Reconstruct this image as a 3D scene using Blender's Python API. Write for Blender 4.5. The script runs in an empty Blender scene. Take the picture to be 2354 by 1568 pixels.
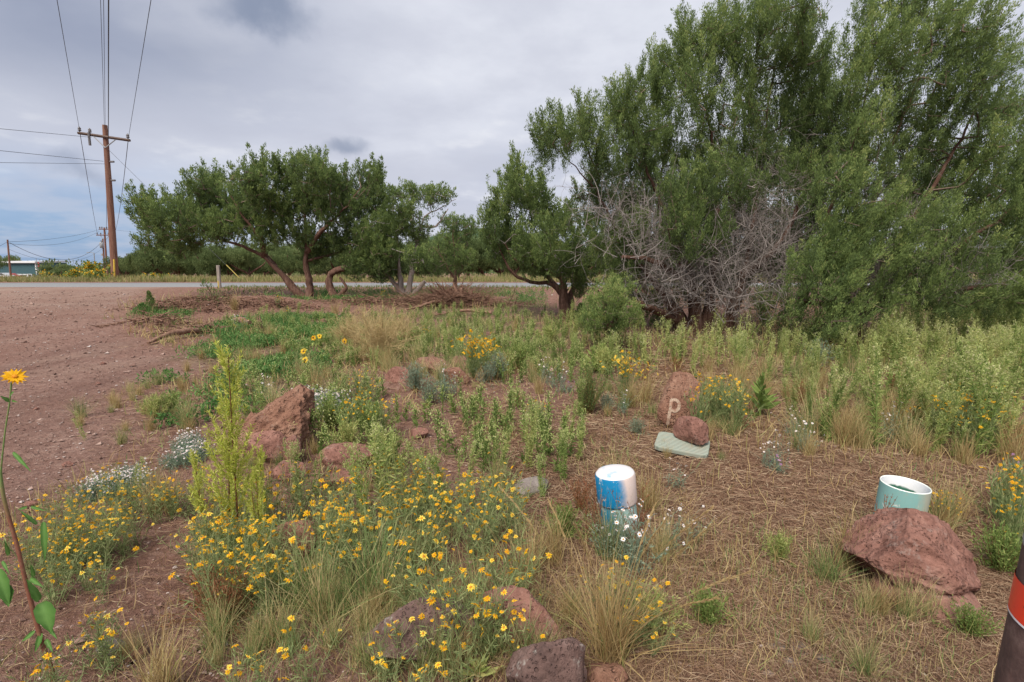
import bpy, bmesh, math, random
import numpy as np
from mathutils import Vector, Matrix
from mathutils.bvhtree import BVHTree
random.seed(7); R = np.random.default_rng(11)
S = bpy.context.scene; C = S.collection
# ---------------------------------------------------------------- camera
IW, IH, F = 2353.0, 1568.0, 1170.0          # picture frame units used for measuring
PITCH = math.atan(167.0 / F); CAMZ = 1.5
cam = bpy.data.cameras.new('camera'); cam.sensor_width = 36; cam.lens = 36 * F / IW
cam.clip_start = .02; cam.clip_end = 8000
camo = bpy.data.objects.new('camera', cam); C.objects.link(camo)
camo.location = (0, 0, CAMZ); camo.rotation_euler = (math.pi / 2 - PITCH, 0, 0); S.camera = camo
# ---------------------------------------------------------------- world
SUN_EL, SUN_AZ = math.radians(52), math.radians(205)   # azimuth measured clockwise from +Y
w = bpy.data.worlds.new('World'); S.world = w; w.use_nodes = True
nt = w.node_tree; nt.nodes.clear()
def N(t, tree=None, **k):
    n = (tree or nt).nodes.new(t)
    for a, b in k.items():
        if a.startswith('i_'): n.inputs[int(a[2:])].default_value = b
        else: setattr(n, a, b)
    return n
def L(a, b, tree=None): (tree or nt).links.new(a, b)
def sky():
    tc = N('ShaderNodeTexCoord'); D = tc.outputs['Generated']
    sep = N('ShaderNodeSeparateXYZ'); L(D, sep.inputs[0])
    nz = N('ShaderNodeTexSky', sky_type='NISHITA', sun_disc=False, sun_elevation=SUN_EL, sun_rotation=SUN_AZ, air_density=1.2, dust_density=.6)
    nzs = N('ShaderNodeVectorMath', operation='SCALE'); L(nz.outputs[0], nzs.inputs[0]); nzs.inputs['Scale'].default_value = .085
    za = N('ShaderNodeMath', operation='ABSOLUTE'); L(sep.outputs[2], za.inputs[0])
    zo = N('ShaderNodeMath', operation='ADD', i_1=.16); L(za.outputs[0], zo.inputs[0])
    dv = N('ShaderNodeVectorMath', operation='DIVIDE'); L(D, dv.inputs[0])
    cb = N('ShaderNodeCombineXYZ'); [L(zo.outputs[0], cb.inputs[i]) for i in range(3)]; L(cb.outputs[0], dv.inputs[1])
    n1 = N('ShaderNodeTexNoise'); n1.inputs['Scale'].default_value = .75; n1.inputs['Detail'].default_value = 6; n1.inputs['Roughness'].default_value = .5; L(dv.outputs[0], n1.inputs['Vector'])
    n2 = N('ShaderNodeTexNoise'); n2.inputs['Scale'].default_value = 2.2; n2.inputs['Detail'].default_value = 8; n2.inputs['Roughness'].default_value = .55; L(dv.outputs[0], n2.inputs['Vector'])
    def mr(src, a, b, c=0., d=1., smooth=True):
        m = N('ShaderNodeMapRange'); m.interpolation_type = 'SMOOTHSTEP' if smooth else 'LINEAR'
        for i, v in enumerate((a, b, c, d)): m.inputs[i + 1].default_value = v
        L(src, m.inputs[0]); return m.outputs[0]
    def mix(f, a, b):
        m = N('ShaderNodeMix', data_type='RGBA')
        if hasattr(f, 'links'): L(f, m.inputs[0])
        else: m.inputs[0].default_value = f
        for s, v in ((6, a), (7, b)):
            if isinstance(v, tuple): m.inputs[s].default_value = v + (1,)
            else: L(v, m.inputs[s])
        return m.outputs[2]
    def math2(op, a, b):
        m = N('ShaderNodeMath', operation=op); m.use_clamp = True
        for i, v in enumerate((a, b)):
            if hasattr(v, 'links'): L(v, m.inputs[i])
            else: m.inputs[i].default_value = v
        return m.outputs[0]
    base = mix(mr(n1.outputs[0], .36, .66), (.46, .485, .575), (.61, .63, .70))
    base = mix(mr(n2.outputs[0], .40, .68, 0, .65), base, (.47, .49, .57)); base = mix(mr(n2.outputs[0], .44, .28, 0, .5), base, (.70, .71, .75))
    # darker bank up on the left
    left = mr(sep.outputs[0], -.10, -.60)
    up = mr(sep.outputs[2], .14, .34)
    lf = math2('MULTIPLY', left, up)
    lf = math2('MULTIPLY', lf, mr(n1.outputs[0], .30, .62, .35, 1.0))
    base = mix(lf, base, (.24, .275, .375))
    # open blue low on the left
    low = mr(sep.outputs[2], .20, .04)
    lb = math2('MULTIPLY', low, mr(sep.outputs[0], -.28, -.62))
    lb = math2('MULTIPLY', lb, mr(n2.outputs[0], .62, .40, .55, 1))
    blue = mix(.75, nzs.outputs[0], (.17, .31, .56))
    base = mix(lb, base, blue)
    # individual small dark clouds
    for (px, py, r, amt, st) in ((610, 20, .075, .95, 2.4), (790, 345, .045, .75, 3.2), (180, 400, .06, .45, 3.), (2330, 150, .12, .35, 2.)):
        x, v = (px - IW / 2) / F, (IH / 2 - py) / F
        d = Vector((x, math.cos(PITCH) + v * math.sin(PITCH), -math.sin(PITCH) + v * math.cos(PITCH))).normalized()
        sb = N('ShaderNodeVectorMath', operation='SUBTRACT'); L(D, sb.inputs[0]); sb.inputs[1].default_value = d
        ad = N('ShaderNodeVectorMath', operation='MULTIPLY_ADD'); n3 = N('ShaderNodeTexNoise'); n3.inputs['Scale'].default_value = 14; n3.inputs['Detail'].default_value = 6
        L(D, n3.inputs['Vector']); L(n3.outputs['Color'], ad.inputs[0]); ad.inputs[1].default_value = (r * 1.5,) * 3
        o = N('ShaderNodeVectorMath', operation='SUBTRACT'); L(sb.outputs[0], o.inputs[0]); o.inputs[1].default_value = (r * .75,) * 3; L(o.outputs[0], ad.inputs[2])
        ml = N('ShaderNodeVectorMath', operation='MULTIPLY'); L(ad.outputs[0], ml.inputs[0]); ml.inputs[1].default_value = (1, 1, st)
        ln = N('ShaderNodeVectorMath', operation='LENGTH'); L(ml.outputs[0], ln.inputs[0])
        base = mix(mr(ln.outputs['Value'], r * 1.35, r * .1, 0, amt), base, (.21, .25, .345))
    bg = N('ShaderNodeBackground'); L(base, bg.inputs[0]); bg.inputs[1].default_value = .385
    out = N('ShaderNodeOutputWorld'); L(bg.outputs[0], out.inputs[0])
sky()
# ---------------------------------------------------------------- sun, exposure
sl = bpy.data.lights.new('sun', 'SUN'); sl.energy = 1.5; sl.angle = math.radians(34); sl.color = (1, .93, .82)
so = bpy.data.objects.new('sun', sl); C.objects.link(so)
sd = Vector((math.sin(SUN_AZ) * math.cos(SUN_EL), math.cos(SUN_AZ) * math.cos(SUN_EL), math.sin(SUN_EL)))
so.rotation_euler = (-sd).to_track_quat('-Z', 'Y').to_euler()
S.view_settings.view_transform = 'Standard'; S.view_settings.look = 'None'; S.view_settings.exposure = 1.7; S.view_settings.gamma = 1
S.cycles.max_bounces = 5; S.cycles.diffuse_bounces = 3; S.cycles.transparent_max_bounces = 4
# ================================================================ numeric helpers
def _hash(i, j, k, s):
    h = (i * 374761393 + j * 668265263 + k * 2147483647 + s * 974634777) & 0xffffffff
    h = ((h ^ (h >> 13)) * 1274126177) & 0xffffffff
    return ((h ^ (h >> 16)) & 0xffff) / 65535.0
def vnoise(p, s=0):
    p = np.asarray(p, float); i = np.floor(p).astype(np.int64); f = p - i; u = f * f * (3 - 2 * f); r = 0
    for a in (0, 1):
        for b in (0, 1):
            for c in (0, 1):
                wt = (u[..., 0] if a else 1 - u[..., 0]) * (u[..., 1] if b else 1 - u[..., 1]) * (u[..., 2] if c else 1 - u[..., 2])
                r = r + wt * _hash(i[..., 0] + a, i[..., 1] + b, i[..., 2] + c, s)
    return r * 2 - 1
def fbm(p, o=4, s=0):
    r = 0; a = 1; t = 0; p = np.asarray(p, float)
    for k in range(o): r = r + a * vnoise(p * 2 ** k + 17.3 * k, s + k); t += a; a *= .5
    return r / t
PR = np.array([(-60, .0), (0, 0), (5, .02), (9, .12), (12.9, .28), (17, .45), (21, .66), (23, .70), (27, .74), (34, .85), (50, .4), (70, -.17), (98, -.5), (130, -1.25), (250, -2.6), (600, -4), (5000, -6)])
MOUNDS = []                                             # x, y, rx, ry, h
def hz(x, y):
    x = np.asarray(x, float); y = np.asarray(y, float)
    z = np.interp(y, PR[:, 0], PR[:, 1])
    q = np.stack([x * .35, y * .35, 0 * x], -1); near = np.clip(1 - (y - 14) / 8, 0, 1)
    z = z + .07 * fbm(q, 3, 5) * near + .018 * fbm(q * 7, 3, 8) * np.clip(1 - (y - 8) / 8, 0.15, 1) * np.clip(near * 3, 0, 1)
    for mx, my, rx, ry, h in MOUNDS: z = z + h * np.exp(-((x - mx) / rx) ** 2 - ((y - my) / ry) ** 2)
    return z
def dirv(px, py):
    x, v = (px - IW / 2) / F, (IH / 2 - py) / F
    return np.array((x, math.cos(PITCH) + v * math.sin(PITCH), -math.sin(PITCH) + v * math.cos(PITCH)))
def D(px, py, Y):                                       # point on the sight line at depth Y
    d = dirv(px, py); return np.array((0, 0, CAMZ)) + d * (Y / d[1])
YS = np.exp(np.linspace(math.log(.4), math.log(600), 900))
def G(px, py, h=0.):                                    # where the sight line comes within h of the ground
    d = dirv(px, py); t = YS / d[1]; p = np.array((0, 0, CAMZ)) + d * t[:, None]
    k = np.nonzero(p[:, 2] < hz(p[:, 0], p[:, 1]) + h)[0]
    k = k[0] if len(k) else len(YS) - 1
    x, y = p[k, 0], p[k, 1]; return np.array((x, y, float(hz(x, y))))
for a in ((420, 715, 1.4, .7, .30), (560, 703, 1.6, .6, .26), (640, 700, 1., .5, .2), (1020, 690, 1.5, .8, .24), (820, 700, 1.5, .5, .16), (370, 755, .8, .4, .14), (1600, 770, 2.2, 1.2, .12)):
    g = G(a[0], a[1]); MOUNDS.append((g[0], g[1], a[2], a[3], a[4]))
for a in ((620, 1040, .45, .3, .10), (980, 890, .8, .45, .14), (950, 1480, .5, .3, .06)):
    g = G(a[0], a[1]); MOUNDS.append((g[0], g[1], a[2], a[3], a[4]))
# ================================================================ object helpers
def tag(o, label=None, cat=None, group=None, kind=None):
    if label: o['label'] = label
    if cat: o['category'] = cat
    if group: o['group'] = group
    if kind: o['kind'] = kind
    return o
def empty(name, loc=(0, 0, 0), rz=0):
    o = bpy.data.objects.new(name, None); o.empty_display_size = .1; C.objects.link(o); o.location = loc; o.rotation_euler = (0, 0, rz); return o
class MB:
    """collects vertex / face arrays and links them as one mesh object"""
    def __init__(s): s.v = []; s.f = []; s.r = []; s.n = 0
    def add(s, v, f, r=None, m=0, smooth=False):
        v = np.asarray(v, float).reshape(-1, 3); f = np.asarray(f, np.int64)
        if len(f) == 0: return s
        s.v.append(v); s.f.append((f + s.n, m, smooth)); s.r.append(np.broadcast_to(np.asarray(.5 if r is None else r, float), (len(v),)).copy()); s.n += len(v); return s
    def build(s, name, mats, parent=None, origin=None):
        me = bpy.data.meshes.new(name); v = np.concatenate(s.v)
        if origin is not None: v = v - np.asarray(origin)
        me.vertices.add(len(v)); me.vertices.foreach_set('co', v.astype(np.float32).ravel())
        tot = sum(f.size for f, _, _ in s.f); me.loops.add(tot)
        me.loops.foreach_set('vertex_index', np.concatenate([f.ravel() for f, _, _ in s.f]).astype(np.int32))
        ks = np.concatenate([np.full(len(f), f.shape[1]) for f, _, _ in s.f]); st = np.concatenate([[0], np.cumsum(ks)[:-1]])
        me.polygons.add(len(ks)); me.polygons.foreach_set('loop_start', st.astype(np.int32))
        me.polygons.foreach_set('material_index', np.concatenate([np.full(len(f), m) for f, m, _ in s.f]).astype(np.int32))
        me.polygons.foreach_set('use_smooth', np.concatenate([np.full(len(f), sm) for f, _, sm in s.f]))
        at = me.attributes.new('rnd', 'FLOAT', 'POINT'); at.data.foreach_set('value', np.concatenate(s.r).astype(np.float32))
        me.update(calc_edges=True)
        for m in (mats if isinstance(mats, (list, tuple)) else [mats]): me.materials.append(m)
        o = bpy.data.objects.new(name, me); C.objects.link(o)
        if parent is not None: o.parent = parent
        elif origin is not None: o.location = origin
        return o
def nrm(a): return a / np.maximum(np.linalg.norm(a, axis=-1, keepdims=True), 1e-9)
def rdir(n, up=0.): return nrm(R.normal(size=(n, 3)) + np.array((0, 0, up)))
def edges_tubes(A, B, ra, rb, s=4):                     # prisms, one per edge
    A = np.asarray(A); B = np.asarray(B); n = len(A); d = nrm(B - A)
    ref = np.where(np.abs(d[:, 2:3]) > .9, np.array([[1., 0, 0]]), np.array([[0., 0, 1]]))
    u = nrm(np.cross(d, ref)); v = np.cross(d, u); th = np.arange(s) * 2 * math.pi / s
    ring = np.cos(th)[None, :, None] * u[:, None] + np.sin(th)[None, :, None] * v[:, None]
    V = np.concatenate([A[:, None] + ring * np.reshape(ra, (-1, 1, 1)), B[:, None] + ring * np.reshape(rb, (-1, 1, 1))], 1).reshape(-1, 3)
    b = (np.arange(n) * 2 * s)[:, None]; k = np.arange(s)[None]; k2 = (k + 1) % s
    return V, np.stack([b + k, b + k2, b + s + k2, b + s + k], -1).reshape(-1, 4)
def tube(pts, rad, s=10, rough=0., seed=0, cap=True):   # one continuous tube
    P = np.asarray(pts, float); n = len(P); rad = np.broadcast_to(rad, (n,)).astype(float)
    T = nrm(np.gradient(P, axis=0)); ref = np.array((0, 0, 1.)) if abs(T[0, 2]) < .9 else np.array((1., 0, 0))
    u = ref - T[0] * ref.dot(T[0]); u /= np.linalg.norm(u); U = []
    for k in range(n): u = u - T[k] * u.dot(T[k]); u /= np.linalg.norm(u); U.append(u)
    U = np.array(U); V = np.cross(T, U); th = np.arange(s) * 2 * math.pi / s
    ring = np.cos(th)[None, :, None] * U[:, None] + np.sin(th)[None, :, None] * V[:, None]
    rr = rad[:, None] * np.ones((n, s))
    if rough: rr = rr * (1 + rough * vnoise(np.stack(np.broadcast_arrays(np.cos(th)[None] * 2.2, np.sin(th)[None] * 2.2, np.arange(n)[:, None] * .35), -1), seed))
    X = (P[:, None] + ring * rr[..., None]).reshape(-1, 3)
    i = np.arange(n - 1)[:, None] * s; k = np.arange(s)[None]; k2 = (k + 1) % s
    Fq = np.stack([i + k, i + k2, i + s + k2, i + s + k], -1).reshape(-1, 4)
    return X, Fq
def addtube(mb, pts, rad, s=10, rough=0., seed=0, m=0, r=.5, cap=True):
    X, Fq = tube(pts, rad, s, rough, seed); mb.add(X, Fq, r, m, True)
    if cap:
        for e, P in ((0, pts[0]), (1, pts[-1])):
            ring = X[:s] if e == 0 else X[-s:]
            V = np.vstack([ring, np.asarray(P)[None]]); k = np.arange(s); k2 = (k + 1) % s
            f = np.stack([k2, k, np.full(s, s)], -1) if e == 0 else np.stack([k, k2, np.full(s, s)], -1)
            mb.add(V, f, r, m)
def box(mb, c, sx, sy, sz, rz=0., m=0, tilt=None):
    v = np.array([(x, y, z) for x in (-.5, .5) for y in (-.5, .5) for z in (-.5, .5)]) * (sx, sy, sz)
    if tilt is not None: v = v @ np.array(tilt).T
    c_, s_ = math.cos(rz), math.sin(rz); v = v @ np.array(((c_, s_, 0), (-s_, c_, 0), (0, 0, 1))) + np.asarray(c)
    mb.add(v, [(0, 1, 3, 2), (4, 6, 7, 5), (0, 4, 5, 1), (2, 3, 7, 6), (0, 2, 6, 4), (1, 5, 7, 3)], .5, m); return mb
def smoothline(pts, step=.15, jit=0.):                  # Catmull-Rom through (x,y,z,r)
    P = np.asarray(pts, float); out = []
    Q = np.vstack([2 * P[0] - P[1], P, 2 * P[-1] - P[-2]])
    for k in range(1, len(Q) - 2):
        p0, p1, p2, p3 = Q[k - 1:k + 3]; n = max(2, int(np.linalg.norm((p2 - p1)[:3]) / step)); t = np.linspace(0, 1, n, endpoint=False)[:, None]
        out.append(.5 * (2 * p1 + (p2 - p0) * t + (2 * p0 - 5 * p1 + 4 * p2 - p3) * t ** 2 + (3 * p1 - p0 - 3 * p2 + p3) * t ** 3))
    out = np.vstack(out + [P[-1:]])
    if jit: out[1:-1, :3] += R.normal(size=(len(out) - 2, 3)) * jit
    return out
def lines(root, az, lean, curve, Ln, K=4, wob=0.):      # N curved centre lines (N,K+1,3)
    n = len(root); t = np.arange(K) / K
    th = np.reshape(lean, (-1, 1)) + np.reshape(curve, (-1, 1)) * t[None]; az = np.reshape(az, (-1, 1)) + wob * R.normal(size=(n, K))
    st = np.stack([np.sin(th) * np.cos(az), np.sin(th) * np.sin(az), np.cos(th)], -1) * (np.reshape(Ln, (-1, 1, 1)) / K)
    return np.concatenate([root[:, None], root[:, None] + np.cumsum(st, 1)], 1)
def strips(Lx, w0, w1=.1, rnd=None):                    # flat tapering blades along centre lines
    n, K1, _ = Lx.shape; d = nrm(Lx[:, 1] - Lx[:, 0]); side = nrm(np.cross(d, rdir(n)))
    t = np.linspace(0, 1, K1); wd = np.reshape(w0, (-1, 1)) * ((1 - t ** 2) * (1 - w1) + w1)[None] * .5
    V = np.stack([Lx - side[:, None] * wd[..., None], Lx + side[:, None] * wd[..., None]], 2).reshape(-1, 3)
    b = (np.arange(n) * K1 * 2)[:, None]; k = np.arange(K1 - 1)[None] * 2
    Fq = np.stack([b + k, b + k + 1, b + k + 3, b + k + 2], -1).reshape(-1, 4)
    r = R.random(n) if rnd is None else rnd
    return V, Fq, np.repeat(r, K1 * 2)
def ltubes(Lx, r0, r1, s=3):
    n, K1, _ = Lx.shape; t = np.linspace(0, 1, K1); rr = (np.reshape(r0, (-1, 1)) * (1 - t)[None] + np.reshape(r1, (-1, 1)) * t[None]) * np.ones((n, 1))
    return edges_tubes(Lx[:, :-1].reshape(-1, 3), Lx[:, 1:].reshape(-1, 3), rr[:, :-1].ravel(), rr[:, 1:].ravel(), s)
def leaves(p, ax, Ln, wd, fold=None):                   # diamond leaflets
    n = len(p); ax = nrm(ax); side = nrm(np.cross(ax, rdir(n))); Ln = np.reshape(Ln, (-1, 1)) * np.ones((n, 1)); wd = np.reshape(wd, (-1, 1)) * np.ones((n, 1)) * .5
    up = np.cross(side, ax); m = p + ax * Ln * .45
    V = np.stack([p, m + side * wd + up * wd * .5, p + ax * Ln, m - side * wd + up * wd * .5], 1).reshape(-1, 3)
    return V, np.arange(4 * n).reshape(-1, 4)
def on_lines(Lx, idx, t):                               # points and directions at parameter t of lines idx
    K = Lx.shape[1] - 1; u = np.clip(t, 0, .999) * K; k = u.astype(int); f = (u - k)[:, None]
    a = Lx[idx, k]; b = Lx[idx, k + 1]; return a * (1 - f) + b * f, nrm(b - a)
def flowers(mb, c, n, r, petals=9, pm=0, cm=1, cr=.34, droop=.15, wd=.42):
    N_ = len(c); n = nrm(n); u = nrm(np.cross(n, rdir(N_))); v = np.cross(n, u); r = np.reshape(r, (-1, 1, 1)) * np.ones((N_, 1, 1))
    th = (np.arange(petals) * 2 * math.pi / petals)[None] + R.random((N_, 1)) * 6; th = th + R.normal(size=th.shape) * .08
    d = np.cos(th)[..., None] * u[:, None] + np.sin(th)[..., None] * v[:, None]; sd_ = -np.sin(th)[..., None] * u[:, None] + np.cos(th)[..., None] * v[:, None]
    nn = n[:, None]; rl = r * (1 + .12 * R.normal(size=th.shape)[..., None])
    a = c[:, None] + d * r * .15; m = c[:, None] + d * rl * .6 + nn * r * .08; tip = c[:, None] + d * rl - nn * r * (droop + .1 * R.normal(size=th.shape)[..., None])
    V = np.stack([a, m - sd_ * r * wd * .5, tip, m + sd_ * r * wd * .5], 2).reshape(-1, 3)
    mb.add(V, np.arange(len(V)).reshape(-1, 4), np.repeat(R.random(N_), petals * 4), pm)
    s = 7; ph = np.arange(s) * 2 * math.pi / s; ring = np.cos(ph)[None, :, None] * u[:, None] + np.sin(ph)[None, :, None] * v[:, None]
    V = np.concatenate([c[:, None] + ring * r * cr - nn * r * .03, c[:, None] + ring * r * cr * .7 + nn * r * .16, c[:, None] + nn * r * .22], 1).reshape(-1, 3)
    b = (np.arange(N_) * (2 * s + 1))[:, None]; k = np.arange(s)[None]; k2 = (k + 1) % s
    off = mb.n; mb.add(V, np.stack([b + k, b + k2, b + s + k2, b + s + k], -1).reshape(-1, 4), .5, cm)
    mb.f.append((np.stack([b + s + k, b + s + k2, b + 2 * s + 0 * k], -1).reshape(-1, 3) + off, cm, False))
# ================================================================ materials
def mat(name, rough=.8, spec=.25):
    m = bpy.data.materials.new(name); m.use_nodes = True; t = m.node_tree; p = t.nodes['Principled BSDF']
    p.inputs['Roughness'].default_value = rough; p.inputs['Specular IOR Level'].default_value = spec; return m, t, p
def ramp(t, src, stops):
    n = t.nodes.new('ShaderNodeValToRGB'); e = n.color_ramp.elements
    while len(e) < len(stops): e.new(.5)
    for k, (p, c) in enumerate(stops): e[k].position = p; e[k].color = tuple(c) + (1,)
    t.links.new(src, n.inputs[0]); return n.outputs[0]
def noise(t, sc, det=5, ro=.6, vec=None, dist=0.):
    n = t.nodes.new('ShaderNodeTexNoise'); n.inputs['Scale'].default_value = sc; n.inputs['Detail'].default_value = det; n.inputs['Roughness'].default_value = ro; n.inputs['Distortion'].default_value = dist
    if vec is None:
        vec = obco(t)
    t.links.new(vec, n.inputs['Vector']); return n.outputs[0]
def obco(t, scale=None):
    c = t.nodes.new('ShaderNodeTexCoord').outputs['Object']
    if scale:
        m = t.nodes.new('ShaderNodeVectorMath'); m.operation = 'MULTIPLY'; m.inputs[1].default_value = scale; t.links.new(c, m.inputs[0]); c = m.outputs[0]
    return c
def mixc(t, f, a, b, bt='MIX'):
    m = t.nodes.new('ShaderNodeMix'); m.data_type = 'RGBA'; m.blend_type = bt
    for s, v in ((0, f), (6, a), (7, b)):
        if isinstance(v, (int, float)): m.inputs[s].default_value = v
        elif isinstance(v, tuple): m.inputs[s].default_value = v + (1,)
        else: t.links.new(v, m.inputs[s])
    return m.outputs[2]
def mrange(t, src, a, b, c=0., d=1.):
    m = t.nodes.new('ShaderNodeMapRange'); t.links.new(src, m.inputs[0])
    for i, v in enumerate((a, b, c, d)): m.inputs[i + 1].default_value = v
    return m.outputs[0]
def mth(t, op, a, b=0.):
    m = t.nodes.new('ShaderNodeMath'); m.operation = op; m.use_clamp = True
    for i, v in enumerate((a, b)):
        if isinstance(v, (int, float)): m.inputs[i].default_value = v
        else: t.links.new(v, m.inputs[i])
    return m.outputs[0]
def attr(t, name):
    n = t.nodes.new('ShaderNodeAttribute'); n.attribute_name = name; return n.outputs['Fac']
def bump(t, p, h, dist=.01, st=1.):
    b = t.nodes.new('ShaderNodeBump'); b.inputs['Distance'].default_value = dist; b.inputs['Strength'].default_value = st
    t.links.new(h, b.inputs['Height']); t.links.new(b.outputs[0], p.inputs['Normal'])
def leafmat(name, stops, trans=.35, rough=.6, perobj=.0):
    m, t, p = mat(name, rough, .2); r = attr(t, 'rnd')
    if perobj:
        oi = t.nodes.new('ShaderNodeObjectInfo'); r2 = mrange(t, oi.outputs['Random'], 0, 1, -perobj, perobj); a = t.nodes.new('ShaderNodeMath'); a.operation = 'ADD'; a.use_clamp = True
        t.links.new(r, a.inputs[0]); t.links.new(r2, a.inputs[1]); r = a.outputs[0]
    c = ramp(t, r, stops); t.links.new(c, p.inputs['Base Color'])
    tr = t.nodes.new('ShaderNodeBsdfTranslucent'); t.links.new(c, tr.inputs[0]); mx = t.nodes.new('ShaderNodeMixShader'); mx.inputs[0].default_value = trans
    t.links.new(p.outputs[0], mx.inputs[1]); t.links.new(tr.outputs[0], mx.inputs[2]); t.links.new(mx.outputs[0], t.nodes['Material Output'].inputs[0]); return m
def plain(name, col, rough=.6, sc=12, amt=.25, bmp=0., spec=.3, metal=0.):
    m, t, p = mat(name, rough, spec); n = noise(t, sc, 6, .65)
    c = mixc(t, mrange(t, n, .3, .7), tuple(np.array(col) * (1 - amt)), tuple(np.minimum(np.array(col) * (1 + amt), 1))); t.links.new(c, p.inputs['Base Color']); p.inputs['Metallic'].default_value = metal
    if bmp: bump(t, p, n, bmp)
    return m
M = {}
M['juniper'] = leafmat('juniper foliage', [(0, (.095, .140, .055)), (.35, (.160, .225, .078)), (.7, (.245, .330, .105)), (.93, (.36, .44, .15)), (1, (.45, .27, .14))], .48)
M['juniper_light'] = leafmat('pale juniper foliage', [(0, (.085, .145, .045)), (.5, (.145, .235, .075)), (1, (.21, .30, .11))])
M['juniper_far'] = leafmat('far juniper foliage', [(0, (.080, .120, .048)), (.5, (.15, .205, .075)), (1, (.24, .30, .12))], .45, perobj=.2)
M['weed'] = leafmat('weed leaves', [(0, (.14, .21, .055)), (.5, (.26, .35, .095)), (1, (.52, .52, .20))], perobj=.42)
M['weed_tip'] = leafmat('weed plumes', [(0, (.32, .40, .12)), (.6, (.48, .53, .20)), (1, (.66, .62, .36))], perobj=.15)
M['plume'] = leafmat('yellow green plume', [(0, (.34, .42, .06)), (.5, (.54, .58, .10)), (1, (.74, .70, .24))])
M['daisyleaf'] = leafmat('flower plant leaves', [(0, (.14, .20, .075)), (.5, (.23, .30, .12)), (1, (.40, .42, .20))])
M['petal'] = leafmat('yellow petals', [(0, (.80, .44, .01)), (.6, (.93, .58, .02)), (1, (.95, .74, .12))], .3, .5, perobj=.35)
M['disc'] = plain('orange flower discs', (.58, .22, .012), .8, 200)
M['white'] = leafmat('white petals', [(0, (.72, .70, .76)), (1, (.85, .85, .85))], .2, .5)
M['pinkish'] = leafmat('lilac petals', [(0, (.45, .25, .5)), (1, (.65, .45, .66))], .2, .5)
M['sage'] = leafmat('sage leaves', [(0, (.15, .22, .15)), (.5, (.23, .31, .22)), (1, (.36, .42, .30))])
M['dry'] = leafmat('dry grass', [(0, (.28, .18, .08)), (.4, (.42, .30, .14)), (.8, (.56, .43, .22)), (1, (.30, .34, .11))], .25)
M['mixgrass'] = leafmat('bunch grass', [(0, (.12, .20, .06)), (.4, (.24, .31, .11)), (.6, (.45, .38, .18)), (1, (.60, .47, .25))], .3, perobj=.25)
M['green'] = leafmat('green ground leaves', [(0, (.07, .16, .045)), (.5, (.13, .26, .07)), (1, (.27, .36, .13))])
M['litter'] = leafmat('needle and straw litter', [(0, (.16, .088, .058)), (.4, (.26, .158, .10)), (.8, (.36, .245, .16)), (1, (.48, .37, .25))], .1, .8)
M['far_tan'] = leafmat('roadside grass', [(0, (.17, .22, .065)), (.5, (.29, .28, .11)), (1, (.44, .36, .18))])
M['redleaf'] = leafmat('reddish dry weed', [(0, (.22, .07, .04)), (1, (.40, .20, .10))])
def woodm(name, cols, sc=(18, 18, 2.5), b=.02):
    m, t, p = mat(name, .9, .15); n = noise(t, 1., 7, .7, obco(t, sc), .6); t.links.new(ramp(t, n, [(.25, cols[0]), (.5, cols[1]), (.75, cols[2])]), p.inputs['Base Color']); bump(t, p, n, b); return m
M['bark'] = woodm('juniper bark', [(.045, .024, .018), (.125, .068, .050), (.27, .17, .13)])
M['twig'] = woodm('grey dead twigs', [(.15, .125, .115), (.27, .235, .22), (.42, .375, .355)], (30, 30, 30), .003)
M['twigbrown'] = woodm('brown twigs', [(.10, .065, .05), (.18, .13, .10), (.30, .235, .20)], (30, 30, 30), .003)
M['pale_bark'] = woodm('pale weathered bark', [(.17, .12, .10), (.30, .24, .21), (.46, .40, .37)])
M['stick'] = woodm('weathered sticks', [(.10, .05, .035), (.21, .12, .085), (.38, .26, .19)], (20, 20, 20), .004)
M['pole'] = woodm('treated pole wood', [(.11, .055, .042), (.19, .095, .070), (.31, .20, .13)], (14, 14, .8), .006)
M['arm'] = woodm('crossarm wood', [(.06, .045, .04), (.12, .085, .07), (.20, .15, .125)], (3, 14, 14), .004)
M['greypost'] = woodm('grey post wood', [(.16, .13, .11), (.30, .26, .23), (.45, .40, .36)], (40, 40, 3), .004)
M['wire'] = plain('cable', (.055, .058, .065), .6, 5, .1)
M['ceramic'] = plain('insulator', (.14, .13, .13), .3, 20, .2)
M['steel'] = plain('galvanised steel', (.30, .31, .32), .45, 30, .2)
M['stem'] = leafmat('reddish stems', [(0, (.16, .06, .035)), (.5, (.22, .13, .05)), (1, (.22, .28, .08))], .1)
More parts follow.
